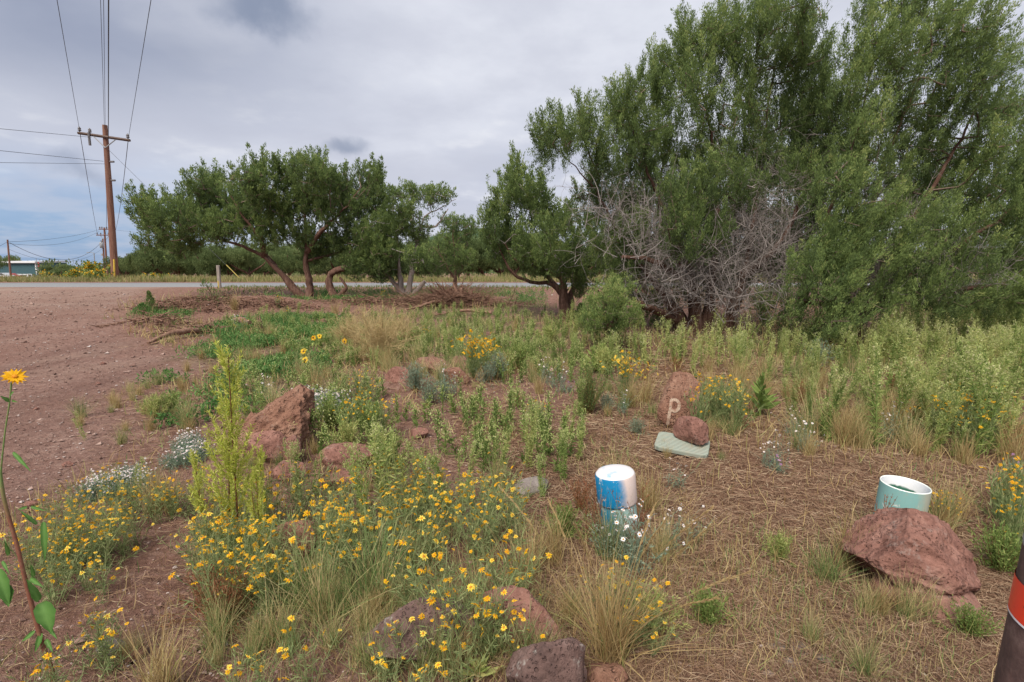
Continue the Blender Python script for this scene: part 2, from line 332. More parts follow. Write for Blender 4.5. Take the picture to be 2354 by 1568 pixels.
def rockm(name, c0, c1, c2, pit=26., pits=.6, lichen=.0, b=.02):
    m, t, p = mat(name, .95, .12); n = noise(t, 5, 8, .7, dist=.4); n2 = noise(t, 40, 6, .7)
    col = ramp(t, n, [(.3, c0), (.5, c1), (.72, c2)]); col = mixc(t, mrange(t, n2, .3, .75, 0, .55), col, tuple(np.array(c0) * .75))
    vo = t.nodes.new('ShaderNodeTexVoronoi'); vo.inputs['Scale'].default_value = pit * 1.9; vo.inputs['Randomness'].default_value = 1
    wv = t.nodes.new('ShaderNodeVectorMath'); wv.operation = 'MULTIPLY_ADD'; nn = t.nodes.new('ShaderNodeTexNoise'); nn.inputs['Scale'].default_value = 9; t.links.new(obco(t), nn.inputs['Vector'])
    t.links.new(nn.outputs['Color'], wv.inputs[0]); wv.inputs[1].default_value = (.07,) * 3; t.links.new(obco(t), wv.inputs[2]); t.links.new(wv.outputs[0], vo.inputs['Vector'])
    sz = noise(t, 11, 3, .5); thr = mrange(t, sz, .38, .66, .10, .44)
    pf = mth(t, 'LESS_THAN', vo.outputs['Distance'], thr)
    hgt = mth(t, 'SUBTRACT', mth(t, 'MULTIPLY', n2, .5), mth(t, 'MULTIPLY', mth(t, 'SUBTRACT', thr, vo.outputs['Distance']), pits * 3))
    col = mixc(t, mth(t, 'MULTIPLY', pf, pits * .55), col, tuple(np.array(c0) * .45))
    if lichen:
        ln = noise(t, 7, 8, .75); ln2 = noise(t, 60, 3, .6); lf = mth(t, 'MULTIPLY', mrange(t, ln, .54, .62), mrange(t, ln2, .4, .6)); col = mixc(t, mth(t, 'MULTIPLY', lf, lichen), col, (.42, .40, .36))
        on = noise(t, 5.5, 4, .6, obco(t, (1.3, 1.1, 1.7))); col = mixc(t, mrange(t, on, .715, .73, 0, .8), col, (.62, .22, .04))
    t.links.new(col, p.inputs['Base Color']); bump(t, p, hgt, b * 1.6); return m
M['lava'] = rockm('vesicular lava', (.13, .060, .046), (.31, .160, .125), (.46, .27, .215), 30, .9, .3, .02)
M['redrock'] = rockm('red sandstone', (.18, .085, .058), (.36, .195, .135), (.54, .35, .25), 18, .45, .15, .04)
M['darklava'] = rockm('dark lichened lava', (.085, .055, .050), (.20, .125, .108), (.34, .24, .21), 34, .8, .8, .02)
M['greyrock'] = rockm('grey stone', (.15, .12, .11), (.28, .24, .22), (.44, .39, .36), 20, .3, .2, .01)
def groundm():
    m, t, p = mat('soil', .97, .1); dr, gr, st = attr(t, 'drive'), attr(t, 'green'), attr(t, 'straw'); ob = obco(t)
    n1 = noise(t, .9, 6, .6, ob, .3); n2 = noise(t, 14, 7, .7, ob); n3 = noise(t, 90, 4, .7, ob); n4 = noise(t, .35, 4, .6, ob, .5)
    soil = ramp(t, n2, [(.3, (.15, .078, .057)), (.5, (.27, .150, .113)), (.72, (.42, .275, .22))])
    drive = ramp(t, n2, [(.3, (.19, .108, .085)), (.5, (.31, .185, .148)), (.72, (.48, .33, .27))])
    drive = mixc(t, mrange(t, n4, .42, .60, 0, .75), drive, (.24, .125, .095)); n5 = noise(t, 1., 5, .65, obco(t, (.9, .16, 1)), 1.2); drive = mixc(t, mrange(t, n5, .52, .66, 0, .55), drive, (.19, .105, .085)); drive = mixc(t, mrange(t, n3, .58, .74, 0, .5), drive, (.50, .42, .36))
    drive = mixc(t, mrange(t, n1, .5, .7, 0, .4), drive, (.40, .29, .23))
    straw = ramp(t, n3, [(.3, (.15, .078, .053)), (.5, (.27, .158, .105)), (.72, (.40, .265, .18))])
    straw = mixc(t, mrange(t, n1, .4, .65, 0, .55), straw, (.20, .095, .06))
    yy = t.nodes.new('ShaderNodeSeparateXYZ'); t.links.new(ob, yy.inputs[0]); drive = mixc(t, mth(t, 'MULTIPLY', mrange(t, yy.outputs[1], 11, 19, 0, .5), mrange(t, n1, .3, .6, .5, 1)), drive, (.40, .30, .245))
    green = ramp(t, n2, [(.3, (.07, .075, .03)), (.6, (.16, .17, .07)), (.8, (.24, .22, .11))])
    c = mixc(t, st, soil, straw); c = mixc(t, dr, c, drive); c = mixc(t, mth(t, 'MULTIPLY', gr, .8), c, green)
    c = mixc(t, mrange(t, n3, .25, .75, .35, 0), c, (.08, .05, .04))
    t.links.new(c, p.inputs['Base Color']); a = t.nodes.new('ShaderNodeMath'); a.operation = 'MULTIPLY_ADD'; t.links.new(n3, a.inputs[0]); a.inputs[1].default_value = .35; t.links.new(n2, a.inputs[2])
    bump(t, p, a.outputs[0], .05); return m
M['ground'] = groundm()
# ================================================================ ground
def world_poly(pts): return np.array([G(*q)[:2] for q in pts])
def inpoly(x, y, P):
    r = np.zeros(np.shape(x), bool); j = len(P) - 1
    for i in range(len(P)):
        c = ((P[i, 1] > y) != (P[j, 1] > y)) & (x < (P[j, 0] - P[i, 0]) * (y - P[i, 1]) / (P[j, 1] - P[i, 1] + 1e-12) + P[i, 0]); r ^= c; j = i
    return r
DRIVE = world_poly([(-900, 658.5), (395, 658.5), (340, 672), (300, 700), (285, 740), (360, 780), (455, 815), (440, 850), (330, 880), (300, 930), (290, 980), (240, 1050), (130, 1130), (20, 1180), (-300, 1300), (-900, 1300)])
STRAW = world_poly([(1250, 1150), (1130, 1300), (1150, 1560), (2353, 1560), (3600, 1560), (5200, 1000), (2900, 900), (2353, 980), (1900, 900), (1750, 790), (1480, 790), (1400, 900), (1280, 990), (1080, 880), (1150, 850), (1050, 1000)])
GREEN = world_poly([(480, 745), (640, 715), (760, 740), (900, 700), (1250, 700), (1340, 760), (1500, 780), (1950, 740), (2353, 700), (2353, 950), (1900, 900), (1600, 830), (1100, 860), (900, 830), (780, 850), (560, 960), (520, 860), (420, 830)])
def masks(x, y):
    q = np.stack([x, y, 0 * x], -1); jx = .35 * fbm(q * .9, 4, 31) * np.clip(y / 4, .4, 2.5); jy = .35 * fbm(q * .9, 4, 37) * np.clip(y / 4, .4, 2.5)
    out = []
    for P in (DRIVE, GREEN, STRAW):
        v = 0
        for (a, b) in ((0, 0), (.12, .05), (-.12, .05), (0, .2), (0, -.2), (.06, -.1), (-.06, .1)): v = v + inpoly(x + jx + a * (1 + y * .15), y + jy + b * (1 + y * .15), P)
        out.append(v / 7.)
    rough = fbm(q * 2.2, 4, 51); out[1] = out[1] * np.clip(.55 + rough * 1.6, 0, 1)
    return out
def make_ground():
    u = np.linspace(-1, 1, 760); a = 9.2
    X = np.sinh(u * a) / math.sinh(a) * 3500
    # dense band from 1 m to 25 m in front, geometric further out
    Y = np.concatenate([-np.geomspace(60, 1.2, 14), np.linspace(-1, .9, 14)[:-1], np.geomspace(.9, 40, 620), np.geomspace(41, 4000, 90)])
    X = np.unique(np.concatenate([X, np.linspace(-9, 9, 420)])); gx, gy = np.meshgrid(X, Y); gz = hz(gx, gy); q = np.stack([gx, gy, 0 * gx], -1)
    nr = np.clip(1 - (gy - 5) / 4, 0, 1) * (np.abs(gx) < 7); gz = gz + nr * (.012 * fbm(q * 9, 3, 61) + .006 * fbm(q * 30, 2, 62))
    gz = gz - np.exp(-((gy - 25) / 2.4) ** 4) * .05
    V = np.stack([gx, gy, gz], -1).reshape(-1, 3); nx = len(X); ny = len(Y); i = np.arange(ny - 1)[:, None] * nx; j = np.arange(nx - 1)[None]
    mb = MB(); mb.add(V, np.stack([i + j, i + j + 1, i + nx + j + 1, i + nx + j], -1).reshape(-1, 4), .5, 0, True)
    o = mb.build('ground', M['ground']); ms = masks(gx.ravel(), gy.ravel())
    for k, n_ in enumerate(('drive', 'green', 'straw')): at = o.data.attributes.new(n_, 'FLOAT', 'POINT'); at.data.foreach_set('value', ms[k].astype(np.float32))
    tag(o, kind='structure')
make_ground()
def make_road():
    m, t, p = mat('asphalt', .9, .2); n = noise(t, 30, 5, .7); n2 = noise(t, .6, 3, .5)
    c = mixc(t, mrange(t, n, .3, .7), (.17, .172, .18), (.25, .255, .262)); c = mixc(t, mrange(t, n2, .4, .7, 0, .4), c, (.20, .20, .21)); t.links.new(c, p.inputs['Base Color']); bump(t, p, n, .005)
    X = np.linspace(-120, 120, 121); Y = np.array((22.85, 23.0, 25.1, 27.1, 27.25)); gx, gy = np.meshgrid(X, Y); gz = .745 + 0 * gx; gz[[0, -1]] -= .12; gz[2] += .02
    V = np.stack([gx, gy, gz], -1).reshape(-1, 3); i = np.arange(4)[:, None] * 121; j = np.arange(120)[None]
    mb = MB(); mb.add(V, np.stack([i + j, i + j + 1, i + 122 + j, i + 121 + j], -1).reshape(-1, 4), .5, 0, True); tag(mb.build('road', m), kind='structure')
make_road()
def make_hills():
    m, t, p = mat('wooded hillside', .95, .1); n = noise(t, .06, 6, .7); n2 = noise(t, .25, 3, .6)
    c = ramp(t, n, [(.35, (.035, .065, .03)), (.55, (.065, .105, .05)), (.7, (.11, .135, .075))]); c = mixc(t, mrange(t, n2, .4, .6, .5, 0), c, (.03, .05, .03)); t.links.new(c, p.inputs['Base Color'])
    X = np.linspace(-1800, 1800, 361); Y = np.linspace(480, 1800, 60); gx, gy = np.meshgrid(X, Y); q = np.stack([gx, gy, 0 * gx], -1) / 260.
    pk = 75 * np.exp(-((gx + 60) / 210) ** 2 - ((gy - 1050) / 260) ** 2) + 40 * np.exp(-((gx - 400) / 330) ** 2 - ((gy - 1200) / 260) ** 2)
    gz = -8 + pk + 9 * fbm(q, 4, 3) + 8 * np.clip((gy - 480) / 500, 0, 1) + 1.3 * fbm(q * 30, 2, 4)
    V = np.stack([gx, gy, gz], -1).reshape(-1, 3); i = np.arange(59)[:, None] * 361; j = np.arange(360)[None]
    mb = MB(); mb.add(V, np.stack([i + j, i + j + 1, i + 362 + j, i + 361 + j], -1).reshape(-1, 4), .5, 0, True); tag(mb.build('hills', m), kind='structure')
make_hills()
LMK = [(60, 1300, 'bent sunflower stem'), (250, 1080, 'left daisy clump'), (370, 1130, 'tan grass between the daisies'), (430, 960, 'green patch at the drive edge'), (545, 1180, 'tallest feathery plant'), (630, 960, 'pointed boulder'), (668, 1260, 'rounded tan rock'), (795, 1080, 'flat slab rock'), (890, 1120, 'tall bright green weed'), (860, 1340, 'big straw grass clump'), (940, 1440, 'dark lichened rock'), (1190, 1430, 'red-brown pitted rock'), (1220, 1120, 'grey flat stone'), (1140, 1020, 'bushy-headed weed'), (1425, 1160, 'capped pipe'), (1580, 1030, 'ribbed lid'), (1565, 930, 'painted rock'), (1350, 900, 'dark green bush'), (1435, 820, 'bright yellow bush'), (1090, 780, 'broad yellow bush'), (990, 870, 'far rock mound'), (860, 790, 'large dry bush'), (650, 770, 'bright green mat'), (710, 690, 'leaning juniper'), (930, 690, 'pale-trunked juniper'), (1050, 690, 'brush pile'), (1300, 720, 'arching juniper'), (1400, 750, 'low bushy juniper'), (1620, 770, 'tall dense juniper'), (1930, 790, 'tallest juniper'), (1745, 930, 'mullein'), (2080, 1110, 'open pipe'), (2115, 1300, 'big pitted boulder'), (2240, 900, 'yellow weeds in the meadow'), (2340, 1300, 'bollard'), (1820, 1500, 'pale flush stones'), (1420, 1420, 'seed-head grass'), (480, 1440, 'rusty dried weeds'), (240, 1430, 'lower left flower clump'), (2353, 760, 'right edge of the meadow')]
def near(px, py):
    a = sorted(LMK, key=lambda l: ((l[0] - px) / 1.3) ** 2 + (l[1] - py) ** 2); l = a[0]; dx, dy = px - l[0], py - l[1]; r_ = math.hypot(dx, dy)
    w_ = ('right of' if dx > 0 else 'left of') if abs(dx) > abs(dy) * 1.1 else ('in front of' if dy > 0 else 'behind'); return ('just ' if r_ < 40 else 'a little ' if r_ < 80 else 'some way ' if r_ < 140 else 'far ') + w_ + ' the ' + l[2]
# ================================================================ trees
def tufts(c, ax, n, ln, wd, ls, lw, base_rnd):          # n leaflets round each cluster centre, flame shaped
    k = len(c); t = R.random((k, n)) ** .8; ph = R.random((k, n)) * 2 * math.pi
    ref = nrm(np.cross(ax, rdir(k))); r2 = np.cross(ax, ref); rad = wd * np.sin(np.clip(t * 2.6 + .35, 0, 3.1)) * np.sqrt(R.random((k, n)))
    off = np.cos(ph)[..., None] * ref[:, None] + np.sin(ph)[..., None] * r2[:, None]
    p = c[:, None] + ax[:, None] * ((t - .45) * ln)[..., None] * (1 + 0 * c[:, None, :1]) + off * rad[..., None]
    p = p + R.normal(size=p.shape) * .015; la = ax[:, None] * 1.9 + off * .60 + R.normal(size=p.shape) * .34 + np.array((0, 0, .35))
    V, Fq = leaves(p.reshape(-1, 3), la.reshape(-1, 3), ls * (.6 + .8 * R.random(k * n)), lw * (.6 + .8 * R.random(k * n)))
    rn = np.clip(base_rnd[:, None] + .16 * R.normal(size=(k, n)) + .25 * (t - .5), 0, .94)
    return V, Fq, np.repeat(rn.ravel(), 4)
def grow(limbs, targets, step=.2, upb=.35):
    """joins every target to the nearest wood, returns edges with radii and the incoming direction at each target"""
    seeds = np.vstack([l[:, :3] for l in limbs]); n0 = len(seeds); mx = n0 + len(targets) * 14 + 10
    P = np.zeros((mx, 3)); par = np.full(mx, -1); P[:n0] = seeds; n = n0; tn = []
    dd = np.array([np.min(np.sum((seeds - q) ** 2, 1)) for q in targets]); order = np.argsort(dd)
    for ti in order:
        q = targets[ti]; df = P[:n] - q; ds = np.sqrt((df ** 2).sum(1)) + upb * np.maximum(df[:, 2], 0) ; k = int(np.argmin(ds)); a = P[k]; L_ = np.linalg.norm(q - a)
        m = min(12, max(1, int(L_ / step))); prev = k; sag = np.array((0, 0, -.10 * L_)) + R.normal(size=3) * .06 * L_
        for s in range(1, m + 1):
            u = s / m; x = a + (q - a) * u + sag * 4 * u * (1 - u) * .6
            if s < m: x = x + R.normal(size=3) * .012
            P[n] = x; par[n] = prev; prev = n; n += 1
        tn.append((ti, prev))
    cnt = np.zeros(n); 
    for _, e in tn: cnt[e] += 1
    for k in range(n - 1, n0 - 1, -1):
        if par[k] >= 0: cnt[par[k]] += cnt[k]
    idx = np.arange(n0, n); A = P[par[idx]]; B = P[idx]; dirs = np.zeros((len(targets), 3)); 
    for ti, e in tn: dirs[ti] = P[e] - P[par[e]]
    return A, B, cnt[idx], nrm(dirs)
def blob_targets(blobs, Y, dens, zsq=1.):
    out = []; rb = []
    for b in blobs:
        px, py, rx, ry = b[:4]; dy = b[4] if len(b) > 4 else R.normal() * .05 * Y; rd = b[5] if len(b) > 5 else 1.
        c = D(px, py, Y + dy); sx = rx * (Y + dy) / F; sz = ry * (Y + dy) / F; sy = min(max((sx + sz) / 2, .5), 1.3) * rd
        n = max(3, int(dens * (sx * sz + sx * sy + sy * sz))); u = rdir(n) * (R.random((n, 1)) ** .45); out.append(c + u * (sx, sy, sz)); rb.append(u)
    return np.vstack(out), np.vstack(rb)
def LM(pts, Y):                                         # limb from picture points, (px,py,r[,dy])
    o = []
    for q in pts:
        dy = q[3] if len(q) > 3 else 0.; o.append(tuple(D(q[0], q[1], Y + dy)) + (q[2],))
    return o
def tree(name, label, Y, limbs, blobs, dens=9, nl=70, ls=.055, lw=.016, tl=.42, tw=.13, mats=('bark', 'twigbrown', 'juniper'), r0=.0032, base=.42, snap=True, upax=1.2, extra=None, group=None, lean=(0, 0, 0)):
    lms = []
    for l in limbs:
        p = LM(l, Y); p = smoothline(p, .14, .012); p[:, 3] *= np.interp(p[:, 2] - p[0, 2], [0, .5, 1.5, 4], [1, .8, .45, .26])
        lms.append(p)
    g = lms[0][0]; root = (g[0], g[1], float(hz(g[0], g[1])))
    e = empty(name, root); tag(e, label, 'tree', group)
    mb = MB()
    for k, p in enumerate(lms):
        if p[0, 3] > .06 or p[0, 2] < root[2] + .35:
            p = p.copy(); d0 = p[0, 2] - float(hz(p[0, 0], p[0, 1]))
            if abs(d0) < .5: p = np.vstack([[p[0, 0], p[0, 1], float(hz(p[0, 0], p[0, 1])) - .15, p[0, 3] * 1.45], p])
        addtube(mb, p[:, :3], p[:, 3], 12, .38, k)
    tmb = mb
    T, U = blob_targets(blobs, Y, dens)
    A, B, cnt, dr = grow(lms, T)
    rr = np.minimum(r0 * np.sqrt(cnt) * 1.3, .015); V, Fq = edges_tubes(A, B, rr * 1.1, rr, 4); tmb.add(V, Fq, .5, 1, True)
    tmb.build('trunk', [M[mats[0]], M[mats[1]]], e, root)
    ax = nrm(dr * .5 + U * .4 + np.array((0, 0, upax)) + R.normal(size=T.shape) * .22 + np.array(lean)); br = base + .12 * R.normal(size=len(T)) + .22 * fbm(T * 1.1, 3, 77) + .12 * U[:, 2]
    mb = MB(); V, Fq, rn = tufts(T, ax, nl // 5, tl, tw * .8, ls, lw, br - .08); mb.add(V, Fq, rn)
    K_ = 8; T2 = np.repeat(T, K_, 0); A2 = np.repeat(ax, K_, 0); u = R.random((len(T2), 1)); T2 = T2 + A2 * (u - .45) * tl + R.normal(size=T2.shape) * tw * .9 * (1.15 - u * 1.0)
    A2 = nrm(A2 + R.normal(size=T2.shape) * .35); V, Fq, rn = tufts(T2, A2, max(8, int(nl / K_ * .95)), tl * .30, tw * .34, ls * .8, lw * 1.1, np.repeat(br, K_) + .15 * R.normal(size=len(T2)) + .22 * (u[:, 0] - .5)); mb.add(V, Fq, rn)
    mb.build('crown', M[mats[2]], e, root)
    if extra: extra(e, root, lms)
    return e
def dead_twigs(e, root, starts, n, ln=(.35, 1.1), m='twig', r=.006, droop=.9, name='dead_twigs', sd=0):
    mb = MB(); k = R.integers(0, len(starts), n); p = starts[k] + R.normal(size=(n, 3)) * .06; Ls = R.uniform(*ln, n); az = R.random(n) * 6.28
    Lx = lines(p, az, R.uniform(.15, 1.5, n), R.normal(size=n) * droop, Ls, 7, .28); V, Fq = ltubes(Lx, r * R.uniform(.7, 1.5, n), .0012, 4); mb.add(V, Fq, .5, 0, True)
    q = n * 5; idx = R.integers(0, n, q); P, d = on_lines(Lx, idx, R.uniform(.2, .95, q)); L2 = lines(P, az[idx] + R.normal(size=q) * .9, R.uniform(.4, 2.4, q), R.normal(size=q) * 1.0, Ls[idx] * R.uniform(.2, .55, q), 5, .3)
    V, Fq = ltubes(L2, r * .5, .0010, 3); mb.add(V, Fq, .5, 0, True); return mb.build(name, M[m], e, root)
# leaning tree on the left
tree('juniper_tree', 'wide juniper leaning far to the left with two reddish trunks from one base', 17,
     [[(706, 692, .17), (672, 660, .16), (640, 622, .15), (606, 590, .14), (560, 568, .11), (500, 548, .08), (430, 522, .05), (365, 497, .025)],
      [(712, 692, .17), (712, 660, .15), (702, 610, .13), (704, 560, .11), (700, 500, .08), (690, 430, .04)],
      [(606, 590, .09), (600, 550, .08, -.3), (560, 500, .06, -.5), (530, 450, .03, -.6)], [(640, 622, .06), (600, 560, .06, .5), (600, 480, .05, .7), (605, 410, .03, .6)],
      [(704, 580, .08), (740, 530, .07, -.4), (790, 480, .05, -.5), (830, 430, .03, -.3)], [(704, 560, .07), (660, 510, .05, .5), (650, 440, .03, .8)], [(703, 600, .05), (760, 585, .04, .5), (820, 560, .03, .9), (860, 500, .02, 1)]],
     [(322, 468, 12, 30), (332, 500, 22, 30), (350, 480, 30, 30), (375, 505, 50, 42), (350, 555, 32, 20), (440, 480, 60, 50), (455, 430, 30, 30), (420, 550, 60, 26), (500, 420, 35, 35), (530, 470, 65, 55), (500, 530, 60, 32), (600, 395, 32, 45), (570, 430, 45, 40), (615, 470, 70, 60), (600, 540, 50, 28), (660, 400, 40, 42), (715, 400, 50, 45), (740, 450, 60, 50), (690, 470, 60, 50), (675, 540, 60, 34), (730, 390, 25, 35), (775, 420, 35, 35), (790, 480, 60, 45), (840, 420, 38, 32), (865, 415, 20, 30), (855, 470, 38, 50), (800, 540, 60, 40), (750, 560, 45, 30), (860, 550, 45, 45), (830, 595, 40, 30), (720, 590, 30, 22), (560, 500, 60, 40), (830, 610, 50, 30), (880, 600, 40, 40), (460, 505, 60, 40), (400, 575, 45, 15)],
     dens=44, nl=120, ls=.082, lw=.022, tl=.52, tw=.10, r0=.005, base=.36)
# twisted snag
e = empty('tree_snag', G(772, 688)); tag(e, 'short twisted leafless brown trunk curling right beside the leaning juniper', 'tree snag'); mb = MB(); g0 = G(772, 688)
s1 = smoothline(LM([(772, 690, .13), (757, 662, .11), (757, 635, .10), (772, 622, .09), (795, 616, .08)], 16.6), .08, .01); addtube(mb, s1[:, :3], s1[:, 3], 10, .4, 3)
mb.build('trunk', M['bark'], e, g0); mb = MB(); s2 = smoothline(LM([(776, 682, .07), (795, 664, .06), (790, 650, .05), (780, 638, .035)], 16.6), .08, .01); addtube(mb, s2[:, :3], s2[:, 3], 8, .4, 9); mb.build('branch', M['bark'], e, g0)
# second cluster
tree('juniper_tree', 'sparse juniper with pale peeling upright trunks standing beside the brush pile', 17,
     [[(928, 692, .19), (922, 660, .14), (917, 610, .09), (914, 560, .08), (905, 500, .05), (900, 470, .03)], [(934, 692, .16), (941, 650, .13), (948, 600, .11), (958, 560, .08), (975, 500, .06), (1010, 480, .04), (1048, 458, .02)],
      [(924, 676, .09), (905, 650, .07), (886, 625, .05), (865, 590, .03)], [(936, 690, .10), (955, 668, .085), (976, 646, .075)], [(958, 560, .05), (945, 500, .04, .3), (940, 455, .02, .4)], [(970, 520, .04), (1000, 520, .03, .4), (1030, 480, .02, .5)]],
     [(900, 455, 30, 22), (930, 450, 35, 22), (965, 445, 22, 16), (990, 455, 30, 18), (1020, 450, 24, 15), (900, 510, 45, 38), (870, 570, 40, 40), (905, 580, 45, 40), (870, 620, 45, 22), (955, 600, 28, 25), (960, 540, 25, 22), (925, 490, 30, 26), (890, 540, 50, 45), (900, 620, 40, 30), (940, 510, 40, 30)],
     dens=38, nl=95, ls=.082, lw=.022, tl=.38, tw=.15, r0=.005, base=.42, mats=('pale_bark', 'twig', 'juniper'))
tree('juniper_tree', 'slim upright juniper behind the brush pile', 20, [[(1045, 655, .09), (1047, 610, .07), (1042, 560, .05), (1040, 520, .03)], [(1045, 640, .04), (1020, 600, .03), (1000, 570, .02)]],
     [(1040, 560, 35, 40), (1015, 595, 35, 40), (1055, 605, 35, 35), (1055, 520, 30, 18), (1080, 530, 22, 22), (1030, 515, 20, 15), (990, 610, 25, 25)], dens=36, nl=90, ls=.082, lw=.022, tl=.38, tw=.15, r0=.005, base=.36)
tree('juniper_tree', 'juniper with low arching limbs sweeping left over the road strip', 12.9,
     [[(1300, 728, .19), (1297, 700, .17), (1292, 676, .13), (1268, 655, .09), (1220, 646, .075), (1180, 628, .06), (1155, 590, .045), (1138, 530, .025), (1135, 490, .015)],
      [(1294, 680, .09), (1262, 640, .075, .2), (1228, 612, .06, .4), (1195, 570, .04, .5), (1185, 480, .025, .5), (1184, 400, .012, .5)], [(1298, 690, .11), (1290, 640, .09), (1272, 600, .08), (1250, 560, .06), (1225, 520, .04), (1212, 450, .02)],
      [(1308, 726, .10), (1312, 680, .09, .3), (1325, 620, .07, .4), (1320, 540, .05, .4), (1300, 470, .03, .3)], [(1290, 640, .05), (1240, 610, .04, -.3), (1190, 605, .03, -.5), (1160, 560, .02, -.6)]],
     [(1122, 530, 16, 50), (1140, 490, 18, 55), (1165, 460, 20, 55), (1184, 405, 12, 40), (1188, 440, 24, 60), (1215, 450, 20, 50), (1245, 440, 16, 38), (1235, 500, 35, 55), (1170, 540, 35, 45), (1210, 560, 40, 40), (1260, 560, 40, 55), (1290, 520, 40, 60), (1300, 600, 45, 40), (1330, 560, 40, 60), (1340, 640, 35, 40), (1250, 610, 35, 22), (1145, 575, 22, 30), (1225, 595, 40, 22)],
     dens=44, nl=140, ls=.072, lw=.018, tl=.62, tw=.085, r0=.0042, base=.42, mats=('bark', 'twig', 'juniper'), upax=1.6)
def extraE(e, root, lms):
    st = np.vstack([l[3:int(len(l) * .55), :3] for l in lms]); dead_twigs(e, root, st, 520, (.35, 1.3))
    # pale dangling twigs in the middle of the crown
    pts = []
    for (a, b, ra, rb_, n) in ((1620, 590, 130, 80, 60), (1560, 660, 110, 60, 70), (1720, 620, 130, 100, 90), (1460, 570, 110, 90, 70), (1400, 500, 60, 60, 30), (1580, 480, 90, 60, 30), (1660, 700, 140, 40, 60), (1780, 520, 90, 90, 50), (1800, 680, 60, 50, 40)):
        for k in range(n): pts.append(D(a + random.gauss(0, .5) * ra, b + random.gauss(0, .5) * rb_, 9.3 + random.uniform(-.7, 1.3)))
    dead_twigs(e, root, np.array(pts), 820, (.35, 1.1), r=.0056, name='dead_branches')
tree('juniper_tree', 'tall dense multi-stemmed juniper full of grey dead branches behind the marked rock', 10,
     [[(1598, 768, .20), (1600, 720, .17), (1590, 650, .13), (1560, 560, .11), (1510, 450, .08), (1470, 350, .05), (1435, 250, .02)], [(1615, 768, .18), (1630, 700, .15), (1640, 600, .13), (1648, 480, .11), (1640, 340, .08), (1610, 200, .05), (1585, 90, .02)],
      [(1660, 770, .16), (1690, 690, .13), (1720, 580, .11), (1740, 440, .09), (1760, 280, .06), (1790, 120, .04), (1830, 10, .02)], [(1575, 768, .15), (1540, 700, .12), (1480, 620, .09), (1420, 530, .07), (1370, 440, .05), (1310, 370, .03), (1255, 325, .012)],
      [(1640, 560, .08), (1700, 440, .07, .5), (1710, 300, .05, .7), (1690, 150, .03, .7)], [(1590, 640, .08), (1520, 520, .06, .5), (1520, 380, .05, .6), (1510, 230, .03, .5)], [(1700, 640, .09), (1790, 560, .07, -.4), (1850, 430, .05, -.3), (1870, 300, .012, -.2)],
      [(1560, 740, .08), (1470, 700, .06, -.6), (1400, 700, .04, -1), (1370, 660, .02, -1.2)], [(1600, 660, .07), (1500, 600, .05, -.7), (1430, 590, .04, -1)]],
     [(1240, 325, 11, 30), (1256, 300, 12, 25), (1290, 300, 24, 30), (1255, 350, 25, 18), (1345, 285, 22, 42), (1325, 330, 45, 30), (1375, 340, 40, 50), (1402, 270, 12, 35), (1430, 235, 16, 45), (1440, 290, 35, 60), (1470, 210, 18, 45), (1500, 200, 22, 60), (1530, 180, 20, 50), (1510, 290, 50, 70),
      (1565, 110, 20, 55), (1590, 130, 34, 70), (1625, 110, 20, 60), (1600, 230, 60, 80), (1660, 100, 30, 60), (1680, 60, 24, 50), (1740, 40, 40, 50), (1700, 150, 60, 70), (1790, 30, 45, 55), (1850, 30, 28, 50), (1800, 130, 60, 70), (1850, 110, 40, 60), (1880, 180, 50, 60), (1780, 240, 70, 70), (1700, 270, 60, 60), (1860, 270, 60, 60),
      (1540, 390, 60, 60), (1450, 390, 55, 55), (1640, 350, 60, 60), (1390, 420, 45, 50), (1360, 480, 40, 50), (1440, 490, 45, 40), (1730, 370, 70, 55), (1820, 370, 60, 55), (1600, 460, 60, 45, -1.0), (1550, 440, 45, 40, -1.1), (1640, 420, 45, 50, -1.1), (1390, 560, 40, 45), (1420, 640, 40, 40), (1900, 360, 40, 50), (1480, 330, 40, 50), (1560, 520, 40, 35, -1.2), (1690, 440, 50, 35, -.8), (1585, 560, 40, 22, -1.2), (1480, 600, 80, 60, 1.3), (1600, 640, 90, 60, 1.5), (1720, 610, 100, 70, 1.5), (1820, 560, 70, 80, 1.2), (1560, 500, 90, 60, 1.2), (1700, 500, 90, 60, 1.3), (1500, 700, 60, 30, 1.0), (1880, 470, 50, 60, .6), (1900, 250, 30, 50, .3), (1870, 280, 40, 50, -.4), (1840, 420, 55, 50, -.5), (1640, 540, 45, 50, -1.0), (1790, 720, 50, 30, -.9), (1450, 550, 45, 40, -.2)],
     dens=44, nl=270, ls=.050, lw=.0118, tl=.66, tw=.08, r0=.0033, base=.36, mats=('bark', 'twigbrown', 'juniper'), extra=extraE, upax=2.0)
def extraF(e, root, lms):
    st = np.vstack([l[2:int(len(l) * .5), :3] for l in lms]); dead_twigs(e, root, st, 500, (.35, 1.1)); pts = [D(random.gauss(2010, 90), random.gauss(660, 35), 8.6 + random.uniform(-.4, .9)) for k in range(90)]; dead_twigs(e, root, np.array(pts), 260, (.3, .8), r=.005, name='dead_branches')
